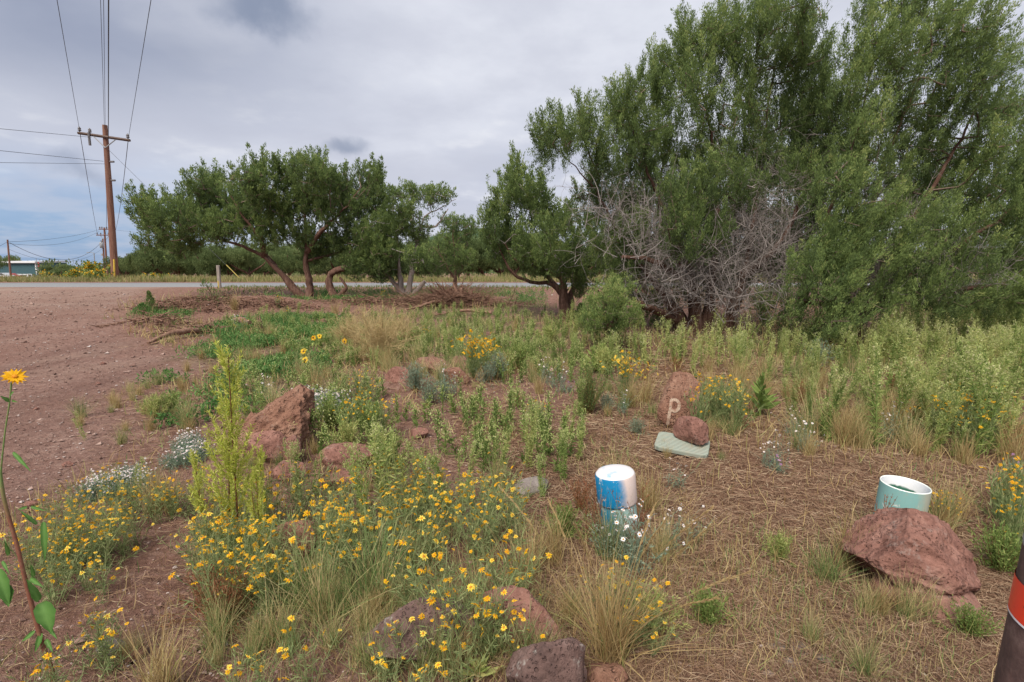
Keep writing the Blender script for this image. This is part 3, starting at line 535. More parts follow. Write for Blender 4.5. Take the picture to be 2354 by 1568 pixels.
tree('juniper_tree', 'tallest juniper at the far right, crown leaning right over the weeds', 9,
     [[(1925, 800, .18), (1930, 720, .16), (1960, 600, .14), (2000, 470, .11), (2050, 330, .08), (2110, 180, .05), (2150, 40, .025)], [(1945, 800, .15), (1990, 690, .12), (2060, 560, .10), (2150, 420, .08), (2230, 280, .05), (2280, 170, .025)],
      [(1935, 760, .10), (1900, 640, .08, -.5), (1900, 520, .06, -.7), (1930, 420, .03, -.8)], [(1960, 740, .12), (2060, 660, .09, -.2), (2180, 580, .07, -.4), (2300, 500, .05, -.4), (2360, 440, .03)], [(1980, 540, .07), (1960, 380, .05, .5), (1990, 220, .04, .6), (2010, 90, .02, .5)],
      [(1950, 720, .07), (1890, 700, .05, -.8), (1850, 690, .03, -1.1)], [(2000, 700, .08), (2120, 680, .06, -.5), (2260, 660, .04, -.6), (2400, 640, .02)]],
     [(1995, 40, 26, 60), (2020, 110, 38, 60), (2060, 40, 32, 60), (2120, 20, 40, 50), (2190, 20, 40, 45), (1970, 130, 25, 55), (1965, 210, 45, 55), (2080, 150, 60, 70), (2160, 110, 55, 70), (2225, 70, 40, 50), (2270, 110, 26, 55), (2290, 160, 22, 30), (2230, 170, 50, 60), (2180, 240, 70, 60), (2060, 260, 70, 60), (2270, 250, 45, 45), (2300, 250, 25, 30), (1985, 300, 50, 50), (2120, 330, 80, 55), (2230, 350, 60, 50), (2300, 340, 32, 40), (2330, 250, 25, 25), (2345, 270, 25, 25),
      (2020, 400, 70, 50), (2130, 430, 75, 50), (2240, 440, 60, 45), (1930, 430, 50, 45, -.9), (1960, 490, 70, 50, -1.1), (2060, 510, 70, 50, -.9), (2170, 520, 75, 50, -.7), (2280, 520, 60, 50), (2360, 500, 50, 60), (1900, 560, 50, 40, -1.1), (2090, 600, 70, 45, -.9), (2210, 610, 75, 50, -.7), (2320, 600, 65, 50), (1910, 640, 70, 40, -1.3), (1870, 680, 55, 40, -1.4), (1900, 740, 60, 35, -1.4), (2280, 670, 60, 30, -.4), (2360, 650, 45, 40), (2380, 380, 50, 60), (2400, 560, 50, 80), (1830, 620, 30, 30, -1.2), (2060, 680, 50, 22, -.8), (1990, 600, 60, 50, -1.0), (1960, 560, 50, 45, -1.1), (2130, 670, 60, 35, -.8), (2200, 680, 60, 35, -.6), (2340, 690, 60, 30, -.5), (2000, 700, 40, 30, -1.0), (1960, 350, 50, 50, -.4), (1940, 300, 35, 50, .2), (2330, 430, 40, 50, .2)],
     dens=44, nl=270, ls=.048, lw=.0115, tl=.62, tw=.08, r0=.003, base=.42, mats=('bark', 'twigbrown', 'juniper'), extra=extraF, upax=1.5, lean=(.6, 0, 0))
tree('juniper_tree', 'low bushy light green juniper at the left foot of the tall juniper', 8.2, [[(1395, 772, .05), (1392, 740, .04), (1385, 700, .03), (1390, 660, .015)], [(1396, 765, .04), (1420, 720, .03), (1440, 690, .015)]],
     [(1385, 690, 36, 34), (1375, 735, 40, 30), (1410, 700, 40, 40), (1430, 660, 24, 22), (1400, 745, 45, 26), (1450, 725, 26, 24), (1350, 745, 20, 18)], dens=70, nl=110, ls=.045, lw=.014, tl=.26, tw=.09, r0=.0025, base=.62)
def edge_tree(px, py, Y, s, label, sd, px0=None):       # crowns behind and beside
    tree('juniper_tree', label, Y, [[(px, py, .12), (px + 5, py - 90 * s, .09), (px, py - 190 * s, .05), (px - 4, py - 270 * s, .02)]],
         [(px - 40 * s, py - 120 * s, 60 * s, 60 * s), (px + 50 * s, py - 120 * s, 60 * s, 60 * s), (px, py - 200 * s, 70 * s, 70 * s), (px + 10, py - 270 * s, 40 * s, 60 * s), (px - 50 * s, py - 210 * s, 40 * s, 50 * s), (px + 60 * s, py - 210 * s, 40 * s, 50 * s)], dens=18, nl=70, ls=.09, lw=.028, tl=.42, tw=.15, r0=.005, base=.34)
edge_tree(2440, 700, 13, 1.5, 'juniper cut off by the right edge of the photo behind the tallest juniper', 1)
edge_tree(1480, 690, 16, 1.0, 'juniper half hidden behind the dead branches of the tall dense juniper', 2)
edge_tree(2130, 700, 15, 1.3, 'juniper hidden behind the crown of the tallest juniper', 3)
edge_tree(1800, 690, 17, 1.4, 'juniper standing in back of the gap between the two tall junipers', 4)
# trees beyond the road : prototypes and copies
def far_proto(sd, w_, h_, n, leaf, parts=True):
    rr = np.random.default_rng(sd); e = empty('juniper_tree'); mb = MB(); Lm = []
    for k in range(3):
        a = rr.random() * 6.28; q = smoothline([(0, 0, -.3, .14), (.1 * math.cos(a), .1 * math.sin(a), .5, .11), (.3 * w_ * math.cos(a), .3 * w_ * math.sin(a), h_ * .45, .07), (.42 * w_ * math.cos(a), .42 * w_ * math.sin(a), h_ * .75, .03)], .3); addtube(mb, q[:, :3], q[:, 3], 6, .3, k); Lm.append(q)
    mb.build('trunk', M['bark'], e); T = []; U = []
    for k in range(9):
        a = rr.random() * 6.28; rad = rr.random() ** .5 * w_ * .36; c = np.array((rad * math.cos(a), rad * math.sin(a), h_ * (.30 + .48 * rr.random() * (1 - .5 * rad / w_)))); s = np.array((w_ * .2, w_ * .2, h_ * .2)) * rr.uniform(.8, 1.25); u = rdir(n // 9) * (R.random((n // 9, 1)) ** .4); T.append(c + u * s); U.append(u)
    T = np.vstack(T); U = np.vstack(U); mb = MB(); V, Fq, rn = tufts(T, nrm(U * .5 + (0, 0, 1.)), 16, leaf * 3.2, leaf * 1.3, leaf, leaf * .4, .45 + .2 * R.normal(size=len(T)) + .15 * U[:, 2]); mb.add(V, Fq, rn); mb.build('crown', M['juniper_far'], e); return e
def copytree(o, parent=None):
    c = o.copy(); C.objects.link(c)
    if parent is not None: c.parent = parent
    for ch in list(o.children): copytree(ch, c)
    return c
class Proto:
    def __init__(s, roots): s.roots = roots; s.used = [False] * len(roots)
    def put(s, x, y, sc=1., rz=None, k=None, z=None, label=None, cat=None, group=None, tilt=0.):
        k = random.randrange(len(s.roots)) if k is None else k
        if s.used[k]: o = copytree(s.roots[k])
        else: o = s.roots[k]; s.used[k] = True
        o.location = (x, y, float(hz(x, y)) if z is None else z); o.rotation_euler = (random.gauss(0, tilt) if tilt else 0, random.gauss(0, tilt) if tilt else 0, random.random() * 6.28 if rz is None else rz)
        o.scale = (sc,) * 3 if not isinstance(sc, tuple) else sc; tag(o, label, cat, group); return o
    def done(s):
        for u, r in zip(s.used, s.roots):
            if not u:
                for ch in list(r.children_recursive): bpy.data.objects.remove(ch)
                bpy.data.objects.remove(r)
FT = Proto([far_proto(5 + k, 3.4 + .5 * k, 3.0 + .3 * (k % 3), 900, .15) for k in range(5)])
def put_far(px, py_top, Y, k=None, label='dark juniper across the road'):
    p = D(px, py_top, Y); z = float(hz(p[0], p[1])); s = (p[2] - z) / 3.2; FT.put(p[0], p[1], max(.5, s), label=label + ', ' + near(px, 640) if label.startswith('dark') else label, cat='tree', group='junipers across the road', k=k)
x = 330
rs = random.Random(4)
while x < 1420:
    top = float(np.interp(x, [330, 430, 520, 650, 760, 900, 1000, 1090, 1130, 1200, 1420], [570, 560, 562, 562, 552, 548, 552, 552, 545, 550, 550])) + rs.uniform(-8, 12); put_far(x, top, rs.uniform(37, 44)); x += rs.uniform(32, 48)
x = 280
while x < 2600:
    put_far(x, rs.uniform(552, 590) if x > 340 else 590, rs.uniform(46, 62)); x += rs.uniform(40, 62)
for px, top, Y in ((-15, 588, 150), (14, 586, 146), (-40, 590, 110)): put_far(px, top, Y, label='rounded tree beside the teal metal building')
for k_ in range(16): put_far(112 + k_ * 13 + rs.uniform(-4, 4), rs.uniform(606, 613), rs.uniform(95, 125))
# far woodland, one mass
def woodland():
    mb = MB(); n = 520; y = R.uniform(120, 420, n); x = R.uniform(-1.25, .9, n) * y; keep = ~((y < 150) & (x < -.93 * y)); x = x[keep]; y = y[keep]; n = len(x)
    z = hz(x, y); h = R.uniform(3.2, 5.4, n) * (1 + (y - 120) / 700)
    c = np.stack([x, y, z + h * .5], -1); k = 110; u = rdir(n * k) * (R.random((n * k, 1)) ** .35); P = np.repeat(c, k, 0) + u * np.repeat(np.stack([h * .62, h * .62, h * .5], -1), k, 0)
    V, Fq = leaves(P, u + (0, 0, .8), R.uniform(.5, 1.0, n * k), R.uniform(.3, .5, n * k)); mb.add(V, Fq, np.repeat(np.clip(np.repeat(R.normal(.5, .15, n), k) + R.normal(size=n * k) * .15, 0, 1), 4))
    tag(mb.build('woodland', M['juniper_far']), 'distant belt of dark green woodland along the horizon', 'woodland', kind='stuff')
woodland()
# ================================================================ poles, wires
def wire(name, label, A, B, r=.01, sag=0., n=24, group=None, m='wire'):
    r *= .65; A = np.asarray(A, float); B = np.asarray(B, float); t = np.linspace(0, 1, n)[:, None]; P = A + (B - A) * t; P[:, 2] -= (4 * t * (1 - t))[:, 0] * sag
    mb = MB(); addtube(mb, P - A, r, 6); o = mb.build(name, M[m]); o.location = A; return tag(o, label, 'wire', group)
YP = 33.
pb, pt = D(265, 643, YP), D(241, 288, YP); e = empty('utility_pole', pb); tag(e, 'tall reddish wooden utility pole with crossarm standing across the road', 'utility pole'); pz = pb.copy()
ax_ = (pt - pb) / np.linalg.norm(pt - pb)
mb = MB(); t = np.linspace(-.03, 1, 20)[:, None]; addtube(mb, (pt - pb) * t, np.linspace(.22, .135, 20), 14, .04, 1); mb.build('shaft', M['pole'], e)
ca, cb_ = D(180, 306, YP - .2) - pb, D(298, 323, YP - .2) - pb; mb = MB(); cd = cb_ - ca; V, Fq = edges_tubes([ca], [cb_], [.085], [.085], 4); mb.add(V, Fq); 
for q in (ca, cb_): box(mb, q, .04, .13, .12)
mb.build('crossarm', M['arm'], e); cm_ = D(242, 340, YP - .2) - pb
for f in (.27, .75):
    mb = MB(); V, Fq = edges_tubes([ca + cd * f], [cm_], [.03], [.03], 6); mb.add(V, Fq); mb.build('brace', M['steel'], e)
def insul(p, par, s=1.):
    mb = MB(); pr = [(0, .03), (.05, .035), (.06, .09), (.10, .09), (.12, .05), (.14, .085), (.18, .085), (.21, .04), (.24, .035)]; addtube(mb, [(0, 0, a * s * 1.3) for a, b in pr], [b * s for a, b in pr], 12); o = mb.build('insulator', M['ceramic'], par); o.location = p; return o
up = np.array((0, 0, .07)); insul(ca + cd * .03 + up, e); insul(ca + cd * .97 + up, e); insul(ca + cd * .23 + up, e)
mb = MB(); addtube(mb, [ca + cd * .23 + (0, -.1, .1), ca + cd * .23 + (0, -.1, -.65)], .07, 10); mb.build('fuse_cutout', M['ceramic'], e)
for f, py in ((0, 372), (0, 415)):
    q = D(241 + (py - 288) * .0675 + 6, py, YP - .1) - pb; mb = MB(); addtube(mb, [q, q + (.25, 0, 0)], .06, 8); mb.build('bracket', M['ceramic'], e)
mb = MB(); q0, q1 = D(262, 596, YP - .25) - pb, D(263.5, 640, YP - .27) - pb; addtube(mb, [q0, q1], .05, 8); mb.build('conduit', plain('yellow guard', (.55, .38, .06), .5), e)
gl = 'thin overhead conductors of the roadside line'
def ovh(a, b, Yb, r, lab):
    A = D(a[0], a[1], YP - .2); B = D(b[0], b[1], Yb); wire('power_line', lab, A, A + (B - A) * 2.2, r, .0)
ovh((183, 301), (131, 0), 17.3, .016, 'left thin conductor running overhead from the tall pole crossarm')
ovh((295, 318), (347, 0), 17.3, .016, 'right thin conductor running overhead from the tall pole crossarm')
ovh((240, 297), (231, 0), 17.3, .013, 'thin pair wire overhead at the left of the thick black cable')
ovh((242, 300), (238, 0), 17.3, .013, 'thin pair wire overhead nearest the thick black cable')
ovh((249, 325), (249.5, 0), 17.3, .030, 'thick black cable running overhead from the tall pole')
P2b, P2t = D(247, 638, 100), D(239, 523, 100)
wire('power_line', 'conductor from left crossarm end down to the second pole', D(183, 301, YP), D(224, 538, 100), .03, .9); wire('power_line', 'conductor from right crossarm end down to the second pole', D(295, 318, YP), D(262, 538, 100), .03, .9)
wire('power_line', 'slack line between the pole tops close along the tall pole', D(243, 330, YP), D(242, 540, 100), .03, 1.2)
wire('power_line', 'uppermost of three lines leaving the tall pole to the left edge', D(210, 316, YP), D(-160, 281, 20), .016, .0); wire('power_line', 'middle of three lines leaving the tall pole to the left edge', D(238, 371, YP), D(-160, 330, 20), .016, .0); wire('power_line', 'lowest of three lines leaving the tall pole to the left edge', D(240, 377, YP), D(-160, 372, 20), .014, .0)
wire('guy_wire', 'guy wire slanting from the tall pole down behind the leaning juniper', D(247, 342, YP), D(556, 645, 30), .015, .0, m='wire')
mb = MB(); a, b = D(520, 609, 30.3), D(554, 643, 30); addtube(mb, [a - b, (0, 0, 0)], .022, 8); o = mb.build('guy_guard', plain('yellow guard sleeve', (.42, .33, .08), .6)); o.location = b; tag(o, 'yellow plastic sleeve on the lower guy wire across the road', 'guy guard')
def pole2(px0, py0, px1, py1, Y, r, label, arms=True, tr=False):
    b, t_ = D(px0, py0, Y), D(px1, py1, Y); e = empty('utility_pole', b); tag(e, label, 'utility pole'); mb = MB(); addtube(mb, [(0, 0, -.4), (t_ - b) * .5, t_ - b], [r, r * .85, r * .7], 10); mb.build('shaft', M['pole'], e)
    if arms:
        for (f, hw) in ((.85, 1.5), (.965, .9)):
            mb = MB(); c = (t_ - b) * f; addtube(mb, [c - (hw, .15, 0), c + (hw, -.15, 0)], .09, 4); mb.build('crossarm', M['pole'], e)
            for s in (-.95, -.5, .5, .95): insul(c + np.array((hw * s, 0, .1)), e, 1.3)
        c = (t_ - b) * .74; c2 = (t_ - b) * .85
        for s in (-.6, .6):
            mb = MB(); addtube(mb, [c, c2 + (1.5 * s, 0, 0)], .04, 5); mb.build('brace', M['steel'], e)
    if tr:
        mb = MB(); c = (t_ - b) * .84 + (0, -.45, 0); addtube(mb, [c - (0, 0, .7), c - (0, 0, .66), c + (0, 0, .62), c + (0, 0, .7)], [.3, .38, .38, .2], 14); mb.build('transformer', M['steel'], e); insul(c + (0, 0, .7), e, 1.4)
        for f in (.6, .35): mb = MB(); box(mb, (t_ - b) * f + (-.35, 0, 0), .35, .3, .5); mb.build('meter_box', M['steel'], e)
    return e
pole2(247, 640, 239.5, 523, 100, .2, 'second utility pole with two crossarms seen right behind the tall pole'); pole2(241.5, 640, 236, 549, 122, .2, 'distant utility pole carrying a round transformer', False, True); pole2(25.5, 646, 17.2, 551, 70, .13, 'plain dark pole in front of the teal metal building', False)
for (a, b, s, r, lab) in (((19, 556), (228, 528), .5, .03, 'upper far line from plain dark pole to second pole'), ((19, 560), (228, 532), 1.2, .03, 'second far line from plain dark pole to second pole'), ((22, 558), (234, 556), 3., .05, 'sagging black cable from plain dark pole to the transformer pole'), ((22, 574), (236, 571), 2.2, .025, 'lowest thin sagging line toward the transformer pole')):
    wire('power_line', lab, D(a[0], a[1], 70), D(b[0], b[1], 110), r, s)
wire('power_line', 'short line from plain dark pole out of the left edge', D(17, 556, 70), D(-120, 595, 60), .03, .5); wire('power_line', 'far line running right from the second pole behind the leaning juniper', D(250, 527, 100), D(560, 536, 90), .02, .6)
lb = D(218, 626, 120); e = empty('street_lamp', lb); tag(e, 'small distant street lamp with arm pointing left', 'street lamp'); lt = D(216, 581.5, 120) - lb; mb = MB(); addtube(mb, [(0, 0, -1), lt], [.12, .09], 8); mb.build('lamp_post', M['steel'], e)
mb = MB(); addtube(mb, [lt, lt + (-1.1, 0, .12)], .05, 6); mb.build('arm', M['steel'], e); mb = MB(); box(mb, lt + np.array((-1.35, 0, .1)), .6, .25, .14); mb.build('lamp_head', M['steel'], e)
# ================================================================ building and far things
def building():
    Y = 130.; c = D(46, 642, Y); z = float(hz(c[0], c[1])); e = empty('metal_building', (c[0], c[1], z)); tag(e, 'low teal metal building with white roof edge at the far left', 'building')
    k = Y / F; wl = (3 - 46) * k; wr = (87 - 46) * k; h = 36.5 * k + .2; dpt = 9.
    m, t, p = mat('ribbed teal siding', .6, .3); wv = t.nodes.new('ShaderNodeTexWave'); wv.inputs['Scale'].default_value = 1.6; t.links.new(obco(t, (1, 1, 0)), wv.inputs['Vector']); cc = mixc(t, wv.outputs['Fac'], (.045, .105, .125), (.075, .155, .175)); t.links.new(cc, p.inputs['Base Color']); bump(t, p, wv.outputs['Fac'], .05)
    white = plain('white trim', (.70, .72, .74), .5, 3, .05); dark = plain('dark window glass', (.05, .06, .075), .15, 2, .1, spec=.6)
    mb = MB(); box(mb, ((wl + wr) / 2, dpt / 2, h / 2), wr - wl, dpt, h); mb.build('wall', m, e)
    mb = MB(); box(mb, ((wl + wr) / 2, dpt / 2 - .2, h + .18), wr - wl + .6, dpt + .8, .42, tilt=Matrix.Rotation(.03, 3, 'X')); mb.build('roof', white, e)
    mb = MB(); box(mb, (wr - .12, -.03, h / 2), .28, .08, h); mb.build('corner_trim', white, e)
    px = lambda v: (v - 46) * k
    for a, b, hh in ((37, 45, 1.35), (65.5, 75, 1.35)):
        mb = MB(); box(mb, ((px(a) + px(b)) / 2, -.05, hh / 2), px(b) - px(a), .1, hh); f = mb.build('window', white, e); mb = MB(); box(mb, ((px(a) + px(b)) / 2, -.11, hh / 2), px(b) - px(a) - .24, .05, hh - .25); mb.build('pane', dark, f)
    mb = MB(); box(mb, ((px(45) + px(65.5)) / 2, -.04, .68), px(65) - px(45.5), .08, 1.3); d = mb.build('door', white, e)
    for u in (.25, .5, .75): mb = MB(); box(mb, (px(45.5) + u * (px(65) - px(45.5)), -.10, .85), .5, .04, .5); mb.build('pane', dark, d)
    # flag pole, cars
    q = D(91.5, 642, 124); e = empty('flagpole', (q[0], q[1], float(hz(q[0], q[1])))); tag(e, 'thin flagpole with a folded red flag by the building corner', 'flagpole'); mb = MB(); addtube(mb, [(0, 0, -.3), (-.25, 0, 46 * .106)], [.09, .05], 8); mb.build('mast', M['steel'], e)
    mb = MB(); gx, gz_ = np.meshgrid(np.linspace(0, .35, 5), np.linspace(0, 1.1, 8)); V = np.stack([gx - .1, .12 * np.sin(gx * 18 + gz_ * 2), gz_ + 3.0], -1).reshape(-1, 3); i = np.arange(7)[:, None] * 5; j = np.arange(4)[None]; mb.add(V, np.stack([i + j, i + j + 1, i + j + 6, i + j + 5], -1).reshape(-1, 4)); mb.build('flag', plain('red cloth', (.5, .12, .12), .8), e)
    def car(pxc, Yc, col, label, L_=4.2, rz=0., nm='parked_car', cat='car', H=1.45):
        q = D(pxc, 641, Yc); z = float(hz(q[0], q[1])); e = empty(nm, (q[0], q[1], z), rz); tag(e, label, cat)
        prof = [(-.5, .28), (-.5, .55), (-.47, .62), (-.27, .66), (-.17, .97), (.16, 1.), (.30, .68), (.47, .60), (.5, .5), (.5, .28)]; bm = bmesh.new(); V = [bm.verts.new((a * L_, -.8, b * H)) for a, b in prof]; f = bm.faces.new(V); r = bmesh.ops.extrude_face_region(bm, geom=[f]); bmesh.ops.translate(bm, verts=[v for v in r['geom'] if isinstance(v, bmesh.types.BMVert)], vec=(0, 1.6, 0)); bmesh.ops.recalc_face_normals(bm, faces=bm.faces)
        me = bpy.data.meshes.new('body'); bm.to_mesh(me); me.materials.append(plain('car paint', col, .3, 3, .05, spec=.5)); o = bpy.data.objects.new('body', me); C.objects.link(o); o.parent = e
        mb = MB()
        for s in (-.815, .815): mb.add([(-.24 * L_, s, .68 * H), (-.16 * L_, s, .92 * H), (.14 * L_, s, .93 * H), (.25 * L_, s, .69 * H)], [(0, 1, 2, 3)])
        mb.build('side_windows', dark, e)
        for a in (-.31, .31):
            for s in (-.8, .8): mb = MB(); addtube(mb, [(a * L_, s - .1, .32), (a * L_, s + .1, .32)], .32, 16); mb.build('wheel', plain('tyre', (.03, .03, .03), .8), e)
    car(8, 118, (.5, .53, .56), 'silver car parked at the left edge by the teal building'); car(98, 128, (.04, .05, .08), 'small dark car parked right of the teal building', 2.4 * 1.4, 1.3); car(24, 124, (.42, .05, .07), 'red car parked in front of the teal building', 4.0, .3)
building()
e = empty('wooden_post', G(505, 663)); tag(e, 'short weathered grey wooden post beside the road under the leaning juniper', 'post'); q = G(505, 663); top = D(506, 610, q[1]); mb = MB(); box(mb, (0, 0, (top[2] - q[2]) / 2 - .1), .12, .10, top[2] - q[2] + .2); o = mb.build('shaft', M['greypost'], e); b_ = o.modifiers.new('b', 'BEVEL'); b_.width = .012
mb = MB(); box(mb, (-.02, -.056, .16), .045, .012, .30); mb.build('marker_strip', plain('yellow marker', (.55, .42, .12), .6), e)
# ================================================================ rocks
def rockmesh(seed, sub=5, cuts=14, rough=.10, fine=.03, cut=(.55, .85), pits=0., planes=()):
    bm = bmesh.new(); bmesh.ops.create_icosphere(bm, subdivisions=sub, radius=1); V = np.array([v.co[:] for v in bm.verts]); Fc = np.array([[v.index for v in f.verts] for f in bm.faces]); bm.free(); rr = np.random.default_rng(seed)
    for k in range(cuts):
        n = nrm(rr.normal(size=3)); c = rr.uniform(*cut); d = V @ n; V = V - np.outer(np.clip(d - c, 0, None) * .93, n)
    for (n, c) in planes: n = nrm(np.array(n, float)); V = V - np.outer(np.clip(V @ n - c, 0, None) * .97, n)
    V = V * (1 + rough * fbm(V * 1.6 + seed, 3, seed)[:, None]) ; nn = nrm(V); V = V + nn * (fine * fbm(V * 7 + seed, 4, seed + 3))[:, None]
    V = V + nn * (fine * 1.1 * (.45 - np.abs(fbm(V * 2.6 + seed, 3, seed + 21)) * 2.2))[:, None]
    if pits:
        c = vnoise(V * 16, seed + 9); V = V - nn * (np.clip(c - .35, 0, 1) * pits)[:, None]
    return V, Fc
def rock(label, px, pyb, wpx, hpx, m='redrock', seed=0, rz=0., sub=5, dpt=.9, skew=(0, 0), cuts=14, name='boulder', cat='boulder', sink=.22, rough=.10, fine=.03, pits=0., group=None, cut=(.55, .85), zbase=None, Y=None, planes=()):
    g = G(px, pyb) if Y is None else np.array((D(px, pyb, Y)[0], Y, hz(D(px, pyb, Y)[0], Y)))
    dist = g[1] / dirv(px, pyb)[1]; sx = wpx / F * dist / 2; H = hpx / F * dist; sy = sx * dpt; 
    el = abs(dirv(px, pyb)[2]); H = max(H - sy * el * .6, H * .45)
    V, Fc = rockmesh(seed, sub, cuts, rough, fine, cut, pits, planes); V = V / np.abs(V).max(0); z = V[:, 2]; sz = H / (2 - 2 * sink); V = V * (sx, sy, sz); c_, s_ = math.cos(rz), math.sin(rz)
    V[:, 0] += V[:, 2] * skew[0]; V[:, 1] += V[:, 2] * skew[1]; V = V @ np.array(((c_, s_, 0), (-s_, c_, 0), (0, 0, 1))); V[:, 2] += sz * (1 - 2 * sink)
    mb = MB(); mb.add(V, Fc, .5, 0, True); o = mb.build(name, M[m]); o.location = (g[0], g[1] + sy * .8, g[2] if zbase is None else zbase); tag(o, label, cat, group); return o
rock('large angular tan-red boulder with a sloping pointed top among the weeds', 622, 1045, 205, 172, 'redrock', 3, 0, 7, .75, (.25, .2), 9, rough=.09, fine=.085, cut=(.7, .9), planes=(((-.6, -.1, .8), .46), ((.9, 0, .3), .62), ((0, -.85, .35), .6), ((.3, .3, .9), .75)))
rock('squarish reddish rock against the left side of the pointed boulder', 568, 1035, 60, 85, 'redrock', 7, .3, 5, .8, fine=.05)
rock('purple-brown rock under the pointed boulder', 600, 1075, 110, 80, 'lava', 9, .1, 5, .7)
rock('narrow upright dark rock at the right of the pointed boulder', 665, 1075, 50, 75, 'lava', 10, .1, 4, .8)
rock('flat reddish slab rock behind the yellow flowers', 795, 1090, 140, 75, 'lava', 12, .1, 5, .6)
rock('low reddish rock half buried in flowers in front of the slab', 790, 1135, 115, 60, 'lava', 13, .4, 5, .7)
rock('small round reddish rock with dry grass below the pointed boulder', 660, 1110, 80, 50, 'lava', 14, .4, 5, .8)
rock('dark reddish rock at the left of the far rock mound', 915, 880, 75, 38, 'lava', 15, .1, 4, .8)
rock('broad rock crowning the far rock mound behind the sage', 995, 862, 100, 42, 'lava', 16, -.1, 5, .8)
rock('smooth tan rock with pink patches at the right of the far mound', 1045, 893, 85, 45, 'redrock', 17, .2, 5, .8, fine=.01)
rock('small reddish rock at the top right of the far mound', 1060, 850, 50, 30, 'lava', 18, .2, 4, .8)
rock('grey flat stone at the right edge of the yellow flowers', 1220, 1145, 85, 42, 'greyrock', 19, .2, 4, .8)
rock('rounded tan rock surrounded by yellow flowers', 668, 1300, 120, 110, 'redrock', 20, 0, 5, .8, cuts=6, fine=.015)
rock('wide dark lichened lava rock at the bottom centre', 955, 1550, 290, 170, 'darklava', 21, 0, 6, .62, cuts=12, pits=.05, rough=.09)
rock('red-brown pitted rock between the dark rocks at bottom centre', 1190, 1520, 225, 170, 'lava', 22, -.2, 6, .6, (-.1, .1), pits=.06, cut=(.5, .8))
rock('dark pitted rock cut off by the bottom edge', 1275, 1650, 230, 190, 'darklava', 23, .1, 6, .6, pits=.06)
rock('small orange-red rock at the bottom edge', 1395, 1600, 110, 70, 'redrock', 24, .1, 5, .7)
rock('small blue-grey stone on the soil at lower left', 245, 1515, 70, 40, 'greyrock', 25, .1, 4, .8, name='stone', cat='stone')
rock('small tan stone beside the blue-grey stone at lower left', 300, 1525, 62, 34, 'redrock', 26, .1, 4, .8, name='stone', cat='stone')
for k, (px, py, w_) in enumerate(((1790, 1500, 50), (1850, 1510, 55), (1825, 1540, 40), (1905, 1525, 40), (1770, 1560, 36))): rock('pale grey stone lying flush in the straw at lower right', px, py, w_, 12, 'greyrock', 60 + k, .1, 4, .8, sink=.45, name='stone', cat='stone', group='pale stones in the straw')
for k, (px, py, w_, lab) in enumerate(((233, 840, 15, 'small dark stone on the dirt drive nearest its middle'), (150, 1075, 26, 'grey stone on the dirt drive left of the thin green weed'), (222, 885, 13, 'dark stone lower on the dirt drive'), (80, 945, 14, 'dark stone near the left edge of the dirt drive'), (65, 1170, 34, 'dark flat stone at the left under the flowers'), (870, 1170, 50, 'dark half-hidden rock under green weeds'), (960, 1010, 50, 'dark stone under the green weeds behind the flowers'), (1130, 700, 30, 'reddish dirt clod right of the brush pile'), (745, 745, 26, 'reddish stone in front of the leaning juniper'))): rock(lab, px, py, w_, w_ * .5, 'lava', 70 + k, .1, 3, .8, name='stone', cat='stone')
def big_boulder():
    g = G(2130, 1440); V, Fc = rockmesh(41, 7, 6, .08, .035, (.72, .92), .028, (((.1, -.95, .30), .74), ((-.85, -.1, .52), .66), ((.72, -.3, .62), .62), ((.1, -.3, .95), .80)))
    V = V / np.abs(V).max(0) * (.29, .25, .23); V[:, 0] += .10 * V[:, 2]; V[:, 2] += .17
    lo = V[:, 2] < .15; V[lo, 1] += (.15 - V[lo, 2]) * .9; V[lo, 0] += (.15 - V[lo, 2]) * .25
    W, Fc2 = rockmesh(43, 6, 6, .07, .025, (.7, .9), .03); W = W / np.abs(W).max(0) * (.23, .22, .15); W += (.075, -.05, .01)
    nn = nrm(V - V.mean(0)); V = V + nn * (.010 * fbm(V * 14, 4, 5) - .010 * np.abs(fbm(V * 5, 3, 8)) * 2)[:, None]; V = V - nn * (np.clip(vnoise(V * 55, 3) - .25, 0, 1) * .014)[:, None]
    mb = MB(); mb.add(V, Fc, .5, 0, True); mb.add(W, Fc2, .5, 0, True); o = mb.build('boulder', M['lava']); o.location = (g[0] + .085, g[1] + .27, g[2] - .02); o.rotation_euler = (0, .16, -.45); tag(o, 'big pitted red-brown lava boulder with orange lichen in front of the open pipe', 'boulder')
big_boulder()
